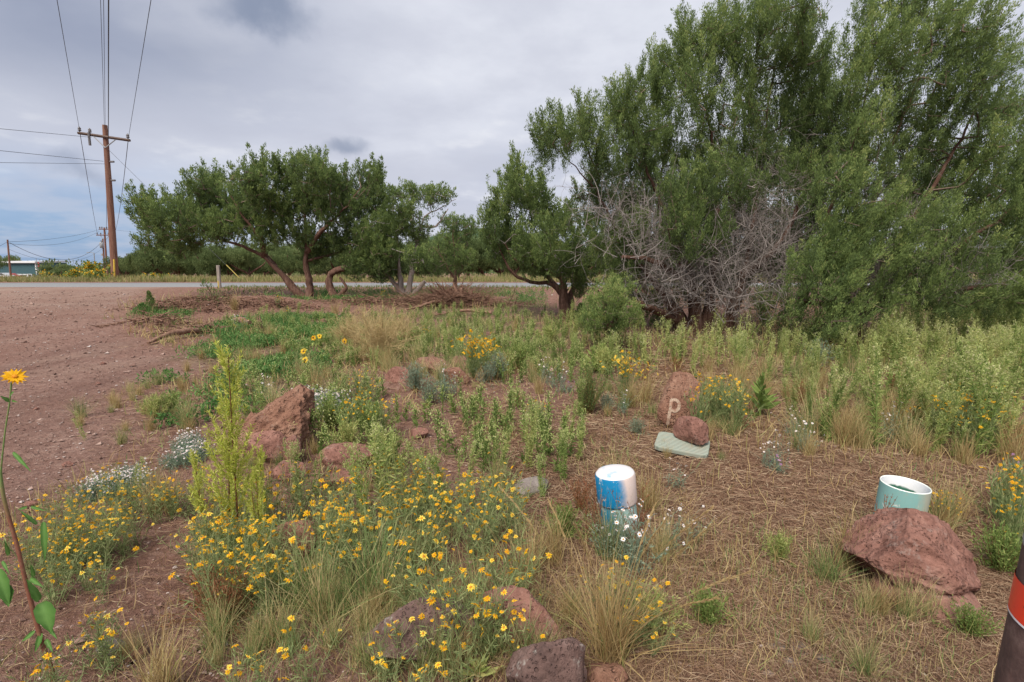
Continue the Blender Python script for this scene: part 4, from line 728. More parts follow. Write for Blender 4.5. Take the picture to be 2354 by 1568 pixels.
def p_rock():
    o = rock('upright red rock with a painted letter P on its left face', 1568, 985, 112, 130, 'redrock', 33, .1, 6, .6, (.10, .22), 8, rough=.05, fine=.03, sink=.12); o.name = 'painted_rock'; o['category'] = 'rock'
    bpy.context.view_layer.update(); me = o.data; bvh = BVHTree.FromPolygons([o.matrix_world @ v.co for v in me.vertices], [p.vertices[:] for p in me.polygons]); Y = o.location.y
    def proj(px, py):
        d = Vector(dirv(px, py)).normalized(); h = bvh.ray_cast(Vector((0, 0, CAMZ)), d)
        return None if h[0] is None else np.array(h[0] - d * .004 + h[1] * .002)
    mb = MB()
    def strip(path, hw):
        P = np.array(path, float); T = nrm(np.gradient(P, axis=0)); Nn = np.stack([-T[:, 1], T[:, 0]], -1); rows = []
        for p, n in zip(P, Nn): rows.append([proj(*(p + n * hw * s)) for s in (-1, -.33, .33, 1)])
        for a, b in zip(rows[:-1], rows[1:]):
            for k in range(3):
                q = [a[k], a[k + 1], b[k + 1], b[k]]
                if all(x is not None for x in q): mb.add(np.array(q) - np.array(o.location), [(0, 1, 2, 3)], .5, 0, True)
    strip([(1543 - 8 * t + 2 * t * t * -1, 918 + 62 * t) for t in np.linspace(0, 1, 26)], 3.4)
    th = np.linspace(-2.2, 2.35, 34); strip([(1551 + 10.5 * math.cos(a) - 1, 932 + 13 * math.sin(a)) for a in th], 3.6)
    strip([(1541 + 4 * t, 919 + 1 * t) for t in np.linspace(0, 1, 4)], 3.4); strip([(1539 + 6 * t, 943.5 + 0 * t) for t in np.linspace(0, 1, 4)], 3.2)
    m, t, p = mat('faded white paint', .95, .1); a = noise(t, 70, 5, .75); b_ = noise(t, 16, 4, .6); c = mixc(t, mrange(t, a, .40, .62), (.50, .40, .31), (.36, .235, .17)); c = mixc(t, mrange(t, b_, .5, .62, 0, .8), c, (.33, .18, .125)); t.links.new(c, p.inputs['Base Color']); bump(t, p, a, .01); mb.build('painted_letter', m, o)
p_rock()
# ================================================================ pipes, lid, bollard
def lathe(mb, prof, s=48, m=0, c=(0, 0, 0)):
    th = np.arange(s) * 2 * math.pi / s; P = np.array(prof); V = np.stack([P[:, 0:1] * np.cos(th), P[:, 0:1] * np.sin(th), P[:, 1:2] + 0 * th[None]], -1).reshape(-1, 3) + c; i = np.arange(len(P) - 1)[:, None] * s; k = np.arange(s)[None]; k2 = (k + 1) % s
    mb.add(V, np.stack([i + k, i + k2, i + s + k2, i + s + k], -1).reshape(-1, 4), .5, m, True)
def painted(name, a, b, edge, dirx=1., sc=9, third=None):
    m, t, p = mat(name, .55, .35); sx = t.nodes.new('ShaderNodeSeparateXYZ'); t.links.new(obco(t), sx.inputs[0]); n = noise(t, sc, 5, .6); ad = t.nodes.new('ShaderNodeMath'); ad.operation = 'MULTIPLY_ADD'; t.links.new(n, ad.inputs[0]); ad.inputs[1].default_value = .10; t.links.new(sx.outputs[0], ad.inputs[2])
    c = mixc(t, mrange(t, ad.outputs[0], edge, edge + .05), a, b); g = noise(t, 30, 6, .7); c = mixc(t, mrange(t, g, .55, .75, 0, .5), c, third or (.45, .36, .26)); pe = noise(t, 16, 8, .75, dist=.8); c = mixc(t, mrange(t, pe, .60, .63, 0, .8), c, (.70, .70, .66)); sc_ = noise(t, 1., 5, .8, obco(t, (90, 90, 6))); c = mixc(t, mrange(t, sc_, .60, .72, 0, .45), c, (.20, .15, .11)); zz = t.nodes.new('ShaderNodeSeparateXYZ'); t.links.new(obco(t), zz.inputs[0]); c = mixc(t, mth(t, 'MULTIPLY', mrange(t, zz.outputs[2], .12, .0), mrange(t, g, .3, .6)), c, (.25, .14, .09)); t.links.new(c, p.inputs['Base Color']); return m
g = G(1432, 1243); pc = D(1415, 1098, g[1]); topz = pc[2] - g[2]; tilt = math.atan2(pc[0] - g[0], topz) + .0
e = empty('capped_pipe', (g[0], g[1] + .08, g[2])); e.rotation_euler = (0, tilt * .8, 0); tag(e, 'capped upright pipe with blue paint and white top', 'pipe')
r = .112; mb = MB(); lathe(mb, [(.103, -.1), (.103, topz - .13)]); mb.build('pipe_body', painted('teal pipe', (.03, .22, .34), (.34, .50, .47), -.02, third=(.36, .42, .36)), e)
mb = MB(); lathe(mb, [(.104, topz - .17), (r - .002, topz - .168), (r, topz - .16), (r, topz - .012), (r - .004, topz - .002)]); mb.build('collar', painted('blue sprayed collar', (.005, .20, .42), (.66, .54, .50), .045), e)
mt, t, p = mat('white cap', .5, .35); n = noise(t, 14, 5, .6); sx = t.nodes.new('ShaderNodeSeparateXYZ'); t.links.new(obco(t, (1, 1, 1)), sx.inputs[0]); f1 = mrange(t, n, .5, .72); f2 = mrange(t, sx.outputs[0], .04, -.03); t.links.new(mixc(t, mth(t, 'MULTIPLY', f1, f2), (.66, .64, .65), (.10, .36, .55)), p.inputs['Base Color'])
mb = MB(); lathe(mb, [(r - .004, topz - .002), (r - .010, topz + .006), (.08, topz + .012), (.04, topz + .016), (.001, topz + .018)]); mb.build('cap', mt, e)
Y2 = 2.62; tp = D(2070, 1112, Y2); gz2 = float(hz(tp[0], tp[1])); e = empty('open_pipe', (tp[0], tp[1], gz2)); e.rotation_euler = (.03, .05, 0); h2 = tp[2] - gz2; tag(e, 'open white and pale teal pipe standing behind the big lava boulder', 'pipe')
R2 = .113; mb = MB(); lathe(mb, [(R2, -.1), (R2, h2)]); mb.build('pipe_body', painted('pale teal pipe', (.22, .42, .40), (.40, .42, .34), .03), e)
mb = MB(); lathe(mb, [(R2, h2), (R2 - .002, h2 + .004), (R2 - .004, h2 + .004), (R2 - .006, h2)]); mb.build('rim', plain('white rim', (.72, .76, .72), .4), e)
mt, t, p = mat('white and green inner wall', .5, .35); sx = t.nodes.new('ShaderNodeSeparateXYZ'); t.links.new(obco(t), sx.inputs[0]); n = noise(t, 9, 4, .6); ad = t.nodes.new('ShaderNodeMath'); ad.operation = 'MULTIPLY_ADD'; t.links.new(n, ad.inputs[0]); ad.inputs[1].default_value = .05; t.links.new(sx.outputs[2], ad.inputs[2]); t.links.new(mixc(t, mrange(t, ad.outputs[0], h2 - .032, h2 - .024), (.05, .16, .11), (.85, .86, .88)), p.inputs['Base Color'])
mb = MB(); lathe(mb, [(R2 - .006, h2), (R2 - .006, -.08)]); lathe(mb, [(R2 - .006, -.06), (.001, -.06)]); mb.build('inner_wall', mt, e)
def lid():
    g = G(1578, 1052); e = empty('utility_box', (g[0], g[1] + .12, g[2] + .035), .0); e.rotation_euler = (math.radians(9), math.radians(3), math.radians(-24)); tag(e, 'flat grey-green ribbed plastic utility box cover under a small red rock', 'utility box')
    bm = bmesh.new(); ring = []
    for cx, cy, a0 in ((.155, .095, 0), (-.155, .095, 90), (-.155, -.095, 180), (.155, -.095, 270)):
        for q in range(7): a = math.radians(a0 + q * 15); ring.append((cx + .05 * math.cos(a), cy + .045 * math.sin(a)))
    lv = [[bm.verts.new((x * sc, y * sc, z)) for x, y in ring] for sc, z in ((1., -.016), (1., .010), (.985, .016))]
    for a, b in zip(lv[:-1], lv[1:]):
        for q in range(len(ring)): r_ = (q + 1) % len(ring); bm.faces.new((a[q], a[r_], b[r_], b[q]))
    bm.faces.new(lv[2]); bm.faces.new(lv[0][::-1]); me = bpy.data.meshes.new('lid_plate'); bm.to_mesh(me); bm.free()
    m, t, p = mat('weathered lid plastic', .7, .3); wv = t.nodes.new('ShaderNodeTexWave'); wv.inputs['Scale'].default_value = 14; wv.bands_direction = 'Y'; t.links.new(obco(t), wv.inputs['Vector']); c = mixc(t, wv.outputs['Fac'], (.20, .24, .20), (.40, .44, .37)); c = mixc(t, mrange(t, noise(t, 20), .45, .7, 0, .5), c, (.36, .31, .24)); t.links.new(c, p.inputs['Base Color']); bump(t, p, wv.outputs['Fac'], .006)
    me.materials.append(m); o = bpy.data.objects.new('lid_plate', me); C.objects.link(o); o.parent = e; o.location = (0, 0, .03)
    mb = MB(); box(mb, (0, 0, -.012), .35, .22, .045); mb.build('lid_skirt', plain('dark plastic', (.05, .06, .08), .6), e)
    r_ = rock('small rough red rock resting on the ribbed lid', 1592, 1036, 96, 74, 'lava', 51, -.35, 5, .62, sink=.05, name='rock', cat='rock', Y=g[1] + .06, zbase=g[2] + .055); r_.rotation_euler = (0, .18, -.35)
lid()
def bollard():
    A = D(2350, 1238, .86); B_ = D(2281, 1568, .86); d = (A - B_); s = (A[2] + .05) / d[2]; base = A - d * s; r = .115; off = np.array((r * .72, -r * .70, 0)); e = empty('bollard', tuple(base + off)); tag(e, 'dark rusty steel bollard with red reflective band at the right edge', 'bollard'); H = d * s
    mt, t, p = mat('rusty brown paint', .75, .35); n = noise(t, 24, 7, .7); n2 = noise(t, 3, 5, .6, obco(t, (1, 1, .5))); c = ramp(t, n, [(.3, (.065, .040, .036)), (.55, (.125, .075, .065)), (.75, (.21, .14, .12))]); c = mixc(t, mrange(t, n2, .45, .65, 0, .7), c, (.22, .10, .08)); t.links.new(c, p.inputs['Base Color']); bump(t, p, n, .003)
    mb = MB(); P = [H * k for k in np.linspace(0, 1, 12)]; addtube(mb, P, r, 48, cap=False); mb.build('steel_pipe', mt, e)
    mb = MB(); u = d / np.linalg.norm(d); addtube(mb, [H - u * .01, H, H + u * .035, H + u * .055, H + u * .06], [r * 1.0, r * 1.01, r * .9, r * .5, .005], 48, cap=False); mb.build('domed_cap', plain('worn grey cap', (.30, .30, .30), .6), e)
    f0, f1 = [np.linalg.norm(D(px, py, .86) - base) / np.linalg.norm(H) for px, py in ((2316, 1397), (2335, 1320))]
    mb = MB(); addtube(mb, [H * f0, H * (f0 + f1) / 2, H * f1], r * 1.015, 48, cap=False); mt, t, p = mat('red reflective tape', .35, .5); n = noise(t, 60, 5, .7); c = mixc(t, mrange(t, n, .62, .68), (.80, .05, .022), (.30, .03, .02)); t.links.new(c, p.inputs['Base Color']); mb.build('reflective_band', mt, e)
    mb = MB(); addtube(mb, [H * f0 - u * .002, H * f0 + u * .002], r * 1.018, 48, cap=False); mb.build('band_edge', plain('white tape edge', (.7, .68, .7), .4), e)
bollard()
# ================================================================ wood debris
def sticks(mb, c, rx, ry, h, n, ln, r, up=.5, seed=0):
    p = np.stack([R.normal(size=n) * rx * .5, R.normal(size=n) * ry * .5, np.zeros(n)], -1); q = np.exp(-(p[:, 0] / rx) ** 2 * 2); p[:, 2] = R.random(n) * h * q; p = p + (c[0], c[1], 0); p[:, 2] += hz(p[:, 0], p[:, 1]) + .01
    Lx = lines(p, R.random(n) * 6.28, np.clip(R.normal(1.45, up * .5, n), .1, 1.75), R.normal(size=n) * .35, R.uniform(ln[0], ln[1], n), 5, .18); Lx[..., 2] = np.maximum(Lx[..., 2], hz(Lx[..., 0], Lx[..., 1]) + .005)
    V, Fq = ltubes(Lx, r * R.uniform(.5, 1.5, n), r * .25, 5); mb.add(V, Fq, .5, 0, True)
g = G(1040, 705); e = empty('brush_pile', g); tag(e, 'pile of dead sticks and roots between the pale-trunked juniper and the arching juniper', 'brush pile')
mb = MB(); sticks(mb, g, 1.5, .5, .45, 900, (.3, 1.1), .010, .5); sticks(mb, g + (-.1, .1, 0), .6, .3, .5, 150, (.4, .9), .014, 1.0); sticks(mb, g + (-.6, .3, 0), 2.2, .7, .15, 500, (.3, .9), .010, .2); mb.build('sticks', M['stick'], e, g)
mb = MB()
for (a, b) in (((1045, 700), (1050, 655)), ((1060, 700), (1040, 648)), ((1070, 695), (1085, 665)), ((1035, 690), (1030, 662)), ((1060, 690), (1062, 655))):
    s = smoothline([tuple(D(a[0], a[1], g[1])) + (.07,), tuple((D(a[0], a[1], g[1]) + D(b[0], b[1], g[1])) / 2 + R.normal(size=3) * .04) + (.05,), tuple(D(b[0], b[1], g[1])) + (.01,)], .08, .01); addtube(mb, s[:, :3], s[:, 3], 7, .4, 3)
mb.build('root_snags', M['stick'], e, g)
for (a, b, r0, lab) in (((935, 716), (1075, 700), .05, 'long fallen grey log lying along the brush pile'), ((340, 795), (462, 772), .045, 'pale broken branch lying beside the dirt drive'), ((1070, 690), (1140, 668), .02, 'thin bent branch sticking out right of the brush pile'), ((530, 745), (575, 762), .06, 'short weathered branch at the green patch'), ((1000, 728), (1130, 725), .03, 'thin pole lying in the grass below the brush pile')):
    A, B_ = G(*a), G(*b); o_ = A.copy(); A = A + (0, 0, r0); B_ = B_ + (0, 0, r0 * 2.4); md = (A + B_) / 2 + np.array((0, 0, .06)) + R.normal(size=3) * .03; s = smoothline([tuple(A) + (r0 * .5,), tuple(md) + (r0 * 1.1,), tuple(B_) + (r0 * 1.3,)], .1, .008); mb = MB(); addtube(mb, s[:, :3], s[:, 3], 9, .3, 4); e2 = empty('fallen_branch', o_); tag(e2, lab, 'branch'); mb.build('limb', M['stick'], e2, o_)
    mb = MB(); k = len(s) // 2; addtube(mb, [s[k, :3], s[k, :3] + (.05, 0, -r0 - .05)], r0 * .5, 6); mb.build('side_stub', M['stick'], e2, o_)
g = G(595, 765); e = empty('tree_stump', g); tag(e, 'splintered pale stump in the bright green patch', 'stump'); mb = MB(); tp = D(598, 724, g[1]); hh = tp[2] - g[2]
for k in range(9):
    a = k * .7; rr_ = .05; mb2 = [(rr_ * math.cos(a), rr_ * math.sin(a), -.05), (rr_ * .9 * math.cos(a), rr_ * .9 * math.sin(a), hh * .5), (rr_ * .8 * math.cos(a), rr_ * .8 * math.sin(a), hh * random.uniform(.6, 1.05))]; addtube(mb, mb2, [.045, .035, .006], 6, .3, k)
mb.build('trunk', M['stick'], e)
mb = MB()
for (px, py, a, b, n) in ((430, 712, 1.6, .4, 260), (370, 745, 1.2, .3, 150), (540, 700, 1.8, .3, 240), (470, 765, .9, .3, 120), (640, 705, 1.6, .3, 140), (830, 700, 1.6, .3, 130)): sticks(mb, G(px, py), a, b, .16, int(n * 1.2), (.06, .35), .014, .35)
pass
tag(mb.build('bark_debris', M['stick']), 'scattered reddish bark and stick debris on the bank under the junipers', 'debris', kind='stuff')
# ================================================================ plants
def stemmed(n_st, h, spread, K=5, wob=.1, curve=.3):
    root = np.zeros((n_st, 3)); root[:, :2] = R.normal(size=(n_st, 2)) * .02; return lines(root, R.random(n_st) * 6.28, np.abs(R.normal(0, spread, n_st)), R.normal(size=n_st) * curve * .5 + curve * .3, h * R.uniform(.7, 1.05, n_st), K, wob)
FLM = []
def yplant(sd, h=.34, ns=14, nf=10, fr=.0168):
    e = empty('yellow_flower_plant'); Lx = stemmed(ns, h, .42, 5, .15, .25); mb = MB(); V, Fq = ltubes(Lx, .0018, .001, 3); mb.add(V, Fq, .7)
    q = ns * 2; idx = R.integers(0, ns, q); P, d = on_lines(Lx, idx, R.uniform(.4, .85, q)); L2 = lines(P, R.random(q) * 6.28, R.uniform(.2, .9, q), -.3 * np.ones(q), h * R.uniform(.2, .4, q), 3, .1); V, Fq = ltubes(L2, .0013, .0008, 3); mb.add(V, Fq, .8)
    q = ns * 18; idx = R.integers(0, ns, q); P, d = on_lines(Lx, idx, R.uniform(.08, .95, q)); V, Fq = leaves(P, d * .5 + rdir(q) * .9, R.uniform(.025, .06, q), R.uniform(.003, .006, q)); mb.add(V, Fq, np.repeat(R.random(q), 4)); bu = np.vstack([Lx[:, -1], L2[:, -1]]); bu = bu[R.permutation(len(bu))[:nf]]; V, Fq = leaves(bu, np.array([[0, 0, 1.]]) + 0 * bu, .012, .010); mb.add(V, Fq, .97); mb.build('foliage', M['daisyleaf'], e)
    tips = np.vstack([Lx[:, -1], L2[:, -1]]); k = R.permutation(len(tips))[:nf]
    if not FLM:
        for q in range(4): mb = MB(); flowers(mb, np.zeros((1, 3)), np.array([[0, 0, 1.]]), 1., 8 + q % 3); o = mb.build('flower', [M['petal'], M['disc']]); FLM.append(o.data); bpy.data.objects.remove(o)
    for c, dn in zip(tips[k], rdir(len(k), 1.7)):
        o = bpy.data.objects.new('flower', random.choice(FLM)); C.objects.link(o); o.parent = e; o.location = c; o.scale = (fr * random.uniform(.5, 1.15),) * 3; o.rotation_euler = Vector(dn).to_track_quat('Z', 'Y').to_euler()
    return e
YPt = Proto([yplant(k, .30 + .03 * (k % 3), 10 + k % 4, 8 + 2 * (k % 4)) for k in range(8)])
YG = 'yellow daisy-like flower plants in the foreground drift'
def yput(px, py, h=.30, sc=1., lab='thin-leaved plant with small yellow daisy flowers in the foreground drift', grp=YG, k=None):
    g = G(px, py, h * sc * .9); YPt.put(g[0], g[1], sc, label=lab if grp is None else ('small' if sc < .7 else 'medium' if sc < .9 else 'large') + ' yellow daisy plant ' + near(px, py), cat='wildflower', group=grp, k=k)
def scatter_poly(poly, n, sd=0, jitter=None):
    P = np.array(poly, float); rr = random.Random(sd); out = []; lo, hi = P.min(0), P.max(0)
    while len(out) < n:
        x, y = rr.uniform(lo[0], hi[0]), rr.uniform(lo[1], hi[1])
        if inpoly(np.array([x]), np.array([y]), P)[0]: out.append((x, y))
    return out
for (x, y) in scatter_poly([(60, 1300), (40, 1200), (180, 1090), (470, 1080), (640, 1110), (650, 1300), (560, 1340), (430, 1200), (330, 1170), (280, 1290), (150, 1330)], 66, 1): yput(x, y, sc=random.uniform(.55, .85), h=.26)
for (x, y) in scatter_poly([(440, 1210), (560, 1130), (700, 1090), (850, 1070), (1090, 1060), (1200, 1110), (1180, 1200), (1000, 1260), (760, 1260), (560, 1330), (480, 1280)], 68, 2): yput(x, y, sc=random.uniform(.75, 1.15))
for (x, y) in scatter_poly([(860, 1230), (1180, 1180), (1230, 1290), (1150, 1400), (960, 1400), (850, 1330)], 14, 3): yput(x, y, sc=random.uniform(.8, 1.1))
for (x, y, l) in ((1000, 1420, 'lone yellow flower plant rising in front of the dark lichened rock'), (1190, 1340, 'yellow flower plant rising in front of the red-brown pitted rock'), (1200, 1420, 'small yellow flower plant against the red-brown pitted rock'), (245, 1435, 'little clump of orange-yellow flowers on bare soil at lower left'), (210, 1420, 'sparse yellow flower plant beside the lower left clump'), (100, 1500, 'small yellow flower plant at the foot of the sunflower'), (530, 1530, 'yellow flower plant at the bottom edge by the dry grass'), (580, 1515, 'yellow flower plant at the bottom edge, right one'), (880, 1520, 'yellow flower plant below the dark lichened rock'), (960, 1560, 'yellow flower plant low at the bottom edge near the centre'), (900, 1440, 'yellow flower plant against the left of the dark lichened rock'), (1060, 1480, 'yellow flower plant between the two large bottom rocks'), (150, 1560, 'tiny yellow flowers at the bottom left corner'), (700, 1480, 'yellow flower plant in the grass left of the dark lichened rock')): yput(x, y, sc=.75, lab=l, grp=None)
for (x, y) in ((1390, 1340), (1425, 1325), (1460, 1350), (1440, 1400), (1500, 1405), (1470, 1380)): yput(x, y, sc=.7, lab='yellow flower plant in the clump right of the foreground seed-head grass', grp='yellow flowers by the seed-head grass')
# dense yellow bushes
def ybush(sd, h, nf, fr, ns=40, spread=.33):
    e = empty('yellow_flower_bush'); Lx = stemmed(ns, h, spread, 5, .08, .15); mb = MB(); V, Fq = ltubes(Lx, .0025, .0012, 3); mb.add(V, Fq, .6); q = ns * 30; idx = R.integers(0, ns, q); P, d = on_lines(Lx, idx, R.uniform(.1, .95, q)); V, Fq = leaves(P, d + rdir(q) * .6, R.uniform(.03, .06, q), .006); mb.add(V, Fq, np.repeat(R.random(q), 4)); mb.build('foliage', M['daisyleaf'], e)
    idx = R.integers(0, ns, nf); P, d = on_lines(Lx, idx, R.uniform(.86, 1, nf)); mb = MB(); flowers(mb, P + R.normal(size=P.shape) * .025, rdir(nf, 1.4) + (0, -.3, 0), fr * R.uniform(.7, 1.1, nf), 8); mb.build('flowers', [M['petal'], M['disc']], e); return e
def ybput(proto, px, py, h, sc, lab, grp=None):
    grp = grp and 'thin yellow flowering weeds'; g = G(px, py, h * sc); proto.put(g[0], g[1], sc, label=lab if grp is None else 'thin yellow flowering weed ' + near(px, py), cat='wildflower', group=grp)
YB = Proto([ybush(1, .5, 90, .022), ybush(2, .5, 80, .022, 44, .4)])
ybput(YB, 1435, 812, .5, 1., 'bright yellow flowering bush standing under the tall dense juniper'); ybput(YB, 1085, 775, .45, 1.15, 'broad yellow flowering bush left of the arching juniper'); ybput(YB, 1110, 780, .45, 1.0, 'smaller yellow flowering bush touching the broad one')
YSP = Proto([ybush(3, .45, 26, .016, 24, .4), ybush(4, .45, 20, .016, 20, .4)])
for (x, y) in ((1600, 860), (1640, 875), (1680, 880), (1610, 890), (1660, 865), (1700, 890)): ybput(YSP, x, y, .42, 1., 'thin yellow flowering weed right of the painted rock', 'yellow weeds by the painted rock')
for (x, y) in ((2190, 885), (2230, 900), (2270, 890), (2250, 920), (2290, 905), (2210, 870), (2260, 870), (2170, 900), (2300, 885)): ybput(YSP, x, y, .5, .95, 'yellow flowering weed among the tall green weeds at right', 'yellow weeds in the right meadow')
for (x, y) in ((2310, 1100), (2335, 1140), (2340, 1090), (2350, 1170)): ybput(YSP, x, y, .35, .8, 'yellow flowering weed at the right edge behind the boulder', 'yellow weeds at the right edge')
for (x, y) in ((2150, 1165), (2175, 1160)): ybput(YSP, x, y, .3, .5, 'small yellow flower weed beside the open pipe', 'yellow weeds by the open pipe')
for (x, y) in ((820, 860), (850, 880), (835, 910), (870, 930), (800, 930)): ybput(YSP, x, y, .4, .85, 'fine orange-yellow weed behind the pointed boulder', 'orange-yellow weeds behind the boulder')
for (x, y) in ((1228, 945), (1245, 955)): ybput(YSP, x, y, .22, .5, 'low yellow and orange flowers in the open straw patch', 'flowers in the straw patch')
for (x, y) in ((640, 690), (660, 715), (880, 680), (980, 765), (560, 745)): ybput(YSP, x, y, .3, .8, 'far yellow flowering weed on the bank by the junipers', 'far yellow weeds')
# sunflowers on the far roadside
def sunbush(sd): 
    e = empty('sunflower_bush'); Lx = stemmed(14, 1.0, .5, 5, .1, .1); mb = MB(); V, Fq = ltubes(Lx, .01, .005, 4); mb.add(V, Fq, .6); q = 320; idx = R.integers(0, 14, q); P, d = on_lines(Lx, idx, R.uniform(.1, 1, q)); V, Fq = leaves(P, d + rdir(q), R.uniform(.09, .16, q), .07); mb.add(V, Fq, np.repeat(R.random(q), 4)); mb.build('foliage', M['weed'], e)
    q = 24; idx = R.integers(0, 14, q); P, d = on_lines(Lx, idx, R.uniform(.75, 1, q)); mb = MB(); flowers(mb, P, rdir(q, .6) + (0, -1, 0), .07, 11, 0, 1, .25, 0, .5); mb.build('flowers', [M['petal'], M['disc']], e); return e
SB = Proto([sunbush(1), sunbush(2)])
for (x, Y, s) in ((160, 30, .6), (178, 30.5, .75), (195, 31, 1.), (210, 30, 1.25), (222, 31, 1.1), (232, 30, .8), (205, 29, .7), (245, 29.5, .5), (150, 31, .5), (105, 32, .6), (330, 30, .45), (350, 30.5, .5), (372, 30, .45), (390, 31, .4)): p = D(x, 640, Y); SB.put(p[0], p[1], s, label='yellow sunflower bush on the far roadside near the tall pole', cat='wildflower', group='sunflowers across the road')
# tall weeds
def weed(sd, h=.75, ns=3, tipc='weed_tip', leafw=.009, tipn=90, tipw=.05):
    e = empty('tall_weed'); Lx = stemmed(ns, h, .12, 7, .08, .18); mb = MB(); V, Fq = ltubes(Lx, .004, .0018, 4); mb.add(V, Fq, .5); q = ns * 110; idx = R.integers(0, ns, q); t = R.uniform(.06, .92, q); P, d = on_lines(Lx, idx, t)
    V, Fq = leaves(P, d * .8 + rdir(q) * 1.0, R.uniform(.035, .085, q) * (1.15 - .6 * t), leafw); mb.add(V, Fq, np.repeat(R.random(q), 4)); mb.build('foliage', M['weed'], e)
    q = ns * 10; idx = R.integers(0, ns, q); t = R.uniform(.62, .98, q); P, d = on_lines(Lx, idx, t); L2 = lines(P, R.random(q) * 6.28, R.uniform(.3, .9, q), -.3 * np.ones(q), (1.12 - t) * h * .42, 3, .1); q2 = ns * tipn; i2 = R.integers(0, q, q2); P2, d2 = on_lines(L2, i2, R.uniform(.1, 1, q2)); mb = MB(); V, Fq = leaves(P2 + R.normal(size=P2.shape) * .007, d2 + rdir(q2) * .8, R.uniform(.010, .022, q2), .008); mb.add(V, Fq, np.repeat(R.random(q2), 4)); V, Fq = ltubes(L2, .0012, .0006, 3); mb.add(V, Fq, .1); mb.build('plume', M[tipc], e); return e
TW = Proto([weed(k, .70 + .05 * (k % 4), 2 + k % 4) for k in range(9)])
def wput(px, py, sc, lab, grp, tilt=.13): g = G(px, py); TW.put(g[0], g[1], sc, label=lab if grp is None else ('short' if sc < .55 else 'mid-height' if sc < .8 else 'tall') + ' pale-tipped weed ' + near(px, py), cat='weed', group=grp and 'pale-tipped weeds of the meadow', tilt=tilt)
for (x, y) in scatter_poly([(1600, 850), (1750, 800), (1950, 770), (2120, 740), (2400, 700), (2480, 900), (2420, 1060), (2150, 1040), (1900, 1010), (1760, 900)], 165, 5): wput(x, y + 20, random.uniform(.4, 1.05) * (1.15 if x > 2000 else .85), 'tall narrow green weed with pale feathery tip in the meadow at right', 'tall weeds in the right meadow')
for (x, y) in scatter_poly([(1300, 730), (1500, 770), (1900, 800), (1700, 850), (1400, 860), (1180, 830), (960, 800), (1000, 740)], 62, 6): wput(x, y + 15, random.uniform(.45, .8), 'pale green weed in the strip in front of the junipers', 'weeds in front of the junipers')
for (x, y) in scatter_poly([(560, 720), (900, 715), (1250, 715), (1300, 760), (1000, 780), (700, 780)], 40, 7): wput(x, y + 10, random.uniform(.35, .6), 'far green weed between the leaning juniper and the arching juniper', 'weeds under the left junipers')
for (x, y) in scatter_poly([(2030, 700), (2400, 690), (2400, 740), (2100, 760)], 26, 8): wput(x, y, random.uniform(.9, 1.2), 'yellow-green weed below the overhanging crown at far right', 'weeds under the right crown')
for (x, y, s, l) in ((890, 1180, 1.05, 'tall bright green weed rising left of the centre'), (930, 1150, .8, 'leafy green weed just right of the tall bright green one'), (870, 1130, .75, 'green weed behind the tall bright green one'), (1140, 1080, .65, 'slender green weed with a dense bushy head at centre'), (1215, 1050, .7, 'slender dark-stemmed weed right of the bushy-headed weed'), (1030, 1160, .75, 'green weed with yellow buds behind the flower drift'), (1070, 1130, .6, 'shorter green weed beside the yellow-budded weed'), (690, 1130, .55, 'bright green weed in front of the upright dark rock'), (720, 1120, .5, 'small bright green weed by the slab rock'), (1330, 1030, .55, 'sprawling pale green weed left of the lid'), (1290, 1080, .5, 'low pale green weed in front of the sprawling one'), (1250, 1120, .4, 'low green weed by the grey flat stone'), (860, 850, .6, 'dark green spike weed by the dry bush'), (195, 985, .42, 'single thin green weed standing on the dirt drive'), (980, 1100, .6, 'pale feathery weed among the flowers'), (850, 1200, .7, 'fine light green weed left of the flowers'), (1335, 930, .55, 'yellow-green weed against the dark green bush'), (1310, 985, .5, 'small yellow-green weed at the foot of the dark green bush'), (310, 1120, .45, 'thin weed behind the white daisies')):
    wput(x, y + 30, s, l, None)
def weedfield(name, label, polys, hh, m, tipm, w_=.011):
    mb = MB()
    for poly, n in polys:
        pts = np.array([G(a, b + 12) for a, b in scatter_poly(poly, n, n)]); k = len(pts); h = hh * R.uniform(.55, 1.1, k); Lx = lines(pts, R.random(k) * 6.28, np.abs(R.normal(.02, .13, k)), R.normal(.12, .2, k), h, 6, .08); V, Fq = ltubes(Lx, .004, .002, 3); mb.add(V, Fq, .4)
        q = k * 70; idx = R.integers(0, k, q); t = R.uniform(.05, .93, q); P, d = on_lines(Lx, idx, t); V, Fq = leaves(P, d * .8 + rdir(q), R.uniform(.035, .08, q) * (1.15 - .6 * t), w_); mb.add(V, Fq, np.repeat(np.clip(.45 + .2 * R.normal(size=k)[idx] + .15 * R.normal(size=q), 0, 1), 4))
        q = k * 60; idx = R.integers(0, k, q); t = R.uniform(.72, 1, q); P, d = on_lines(Lx, idx, t); V, Fq = leaves(P + R.normal(size=P.shape) * .03, d + rdir(q) * .8, R.uniform(.010, .024, q), .009); mb.add(V, Fq, np.repeat(R.random(q), 4), 1)
    tag(mb.build(name, [M[m], M[tipm]]), label, 'weeds', kind='stuff')
weedfield('meadow_weeds', 'dense sea of green weeds filling the meadow at right and under the junipers', [([(1650, 800), (1950, 770), (2120, 720), (2480, 690), (2520, 900), (2350, 860), (2000, 820)], 330), ([(2000, 690), (2500, 660), (2500, 740), (2050, 760)], 230), ([(1350, 760), (1900, 790), (1700, 850), (1400, 850)], 60)], .62, 'weed', 'weed_tip')
weedfield('edge_weeds', 'tall streaky yellow-green weeds at the far right under the overhanging crown', [([(2020, 740), (2160, 700), (2520, 690), (2520, 830), (2200, 800)], 240)], 1.0, 'weed', 'weed_tip')
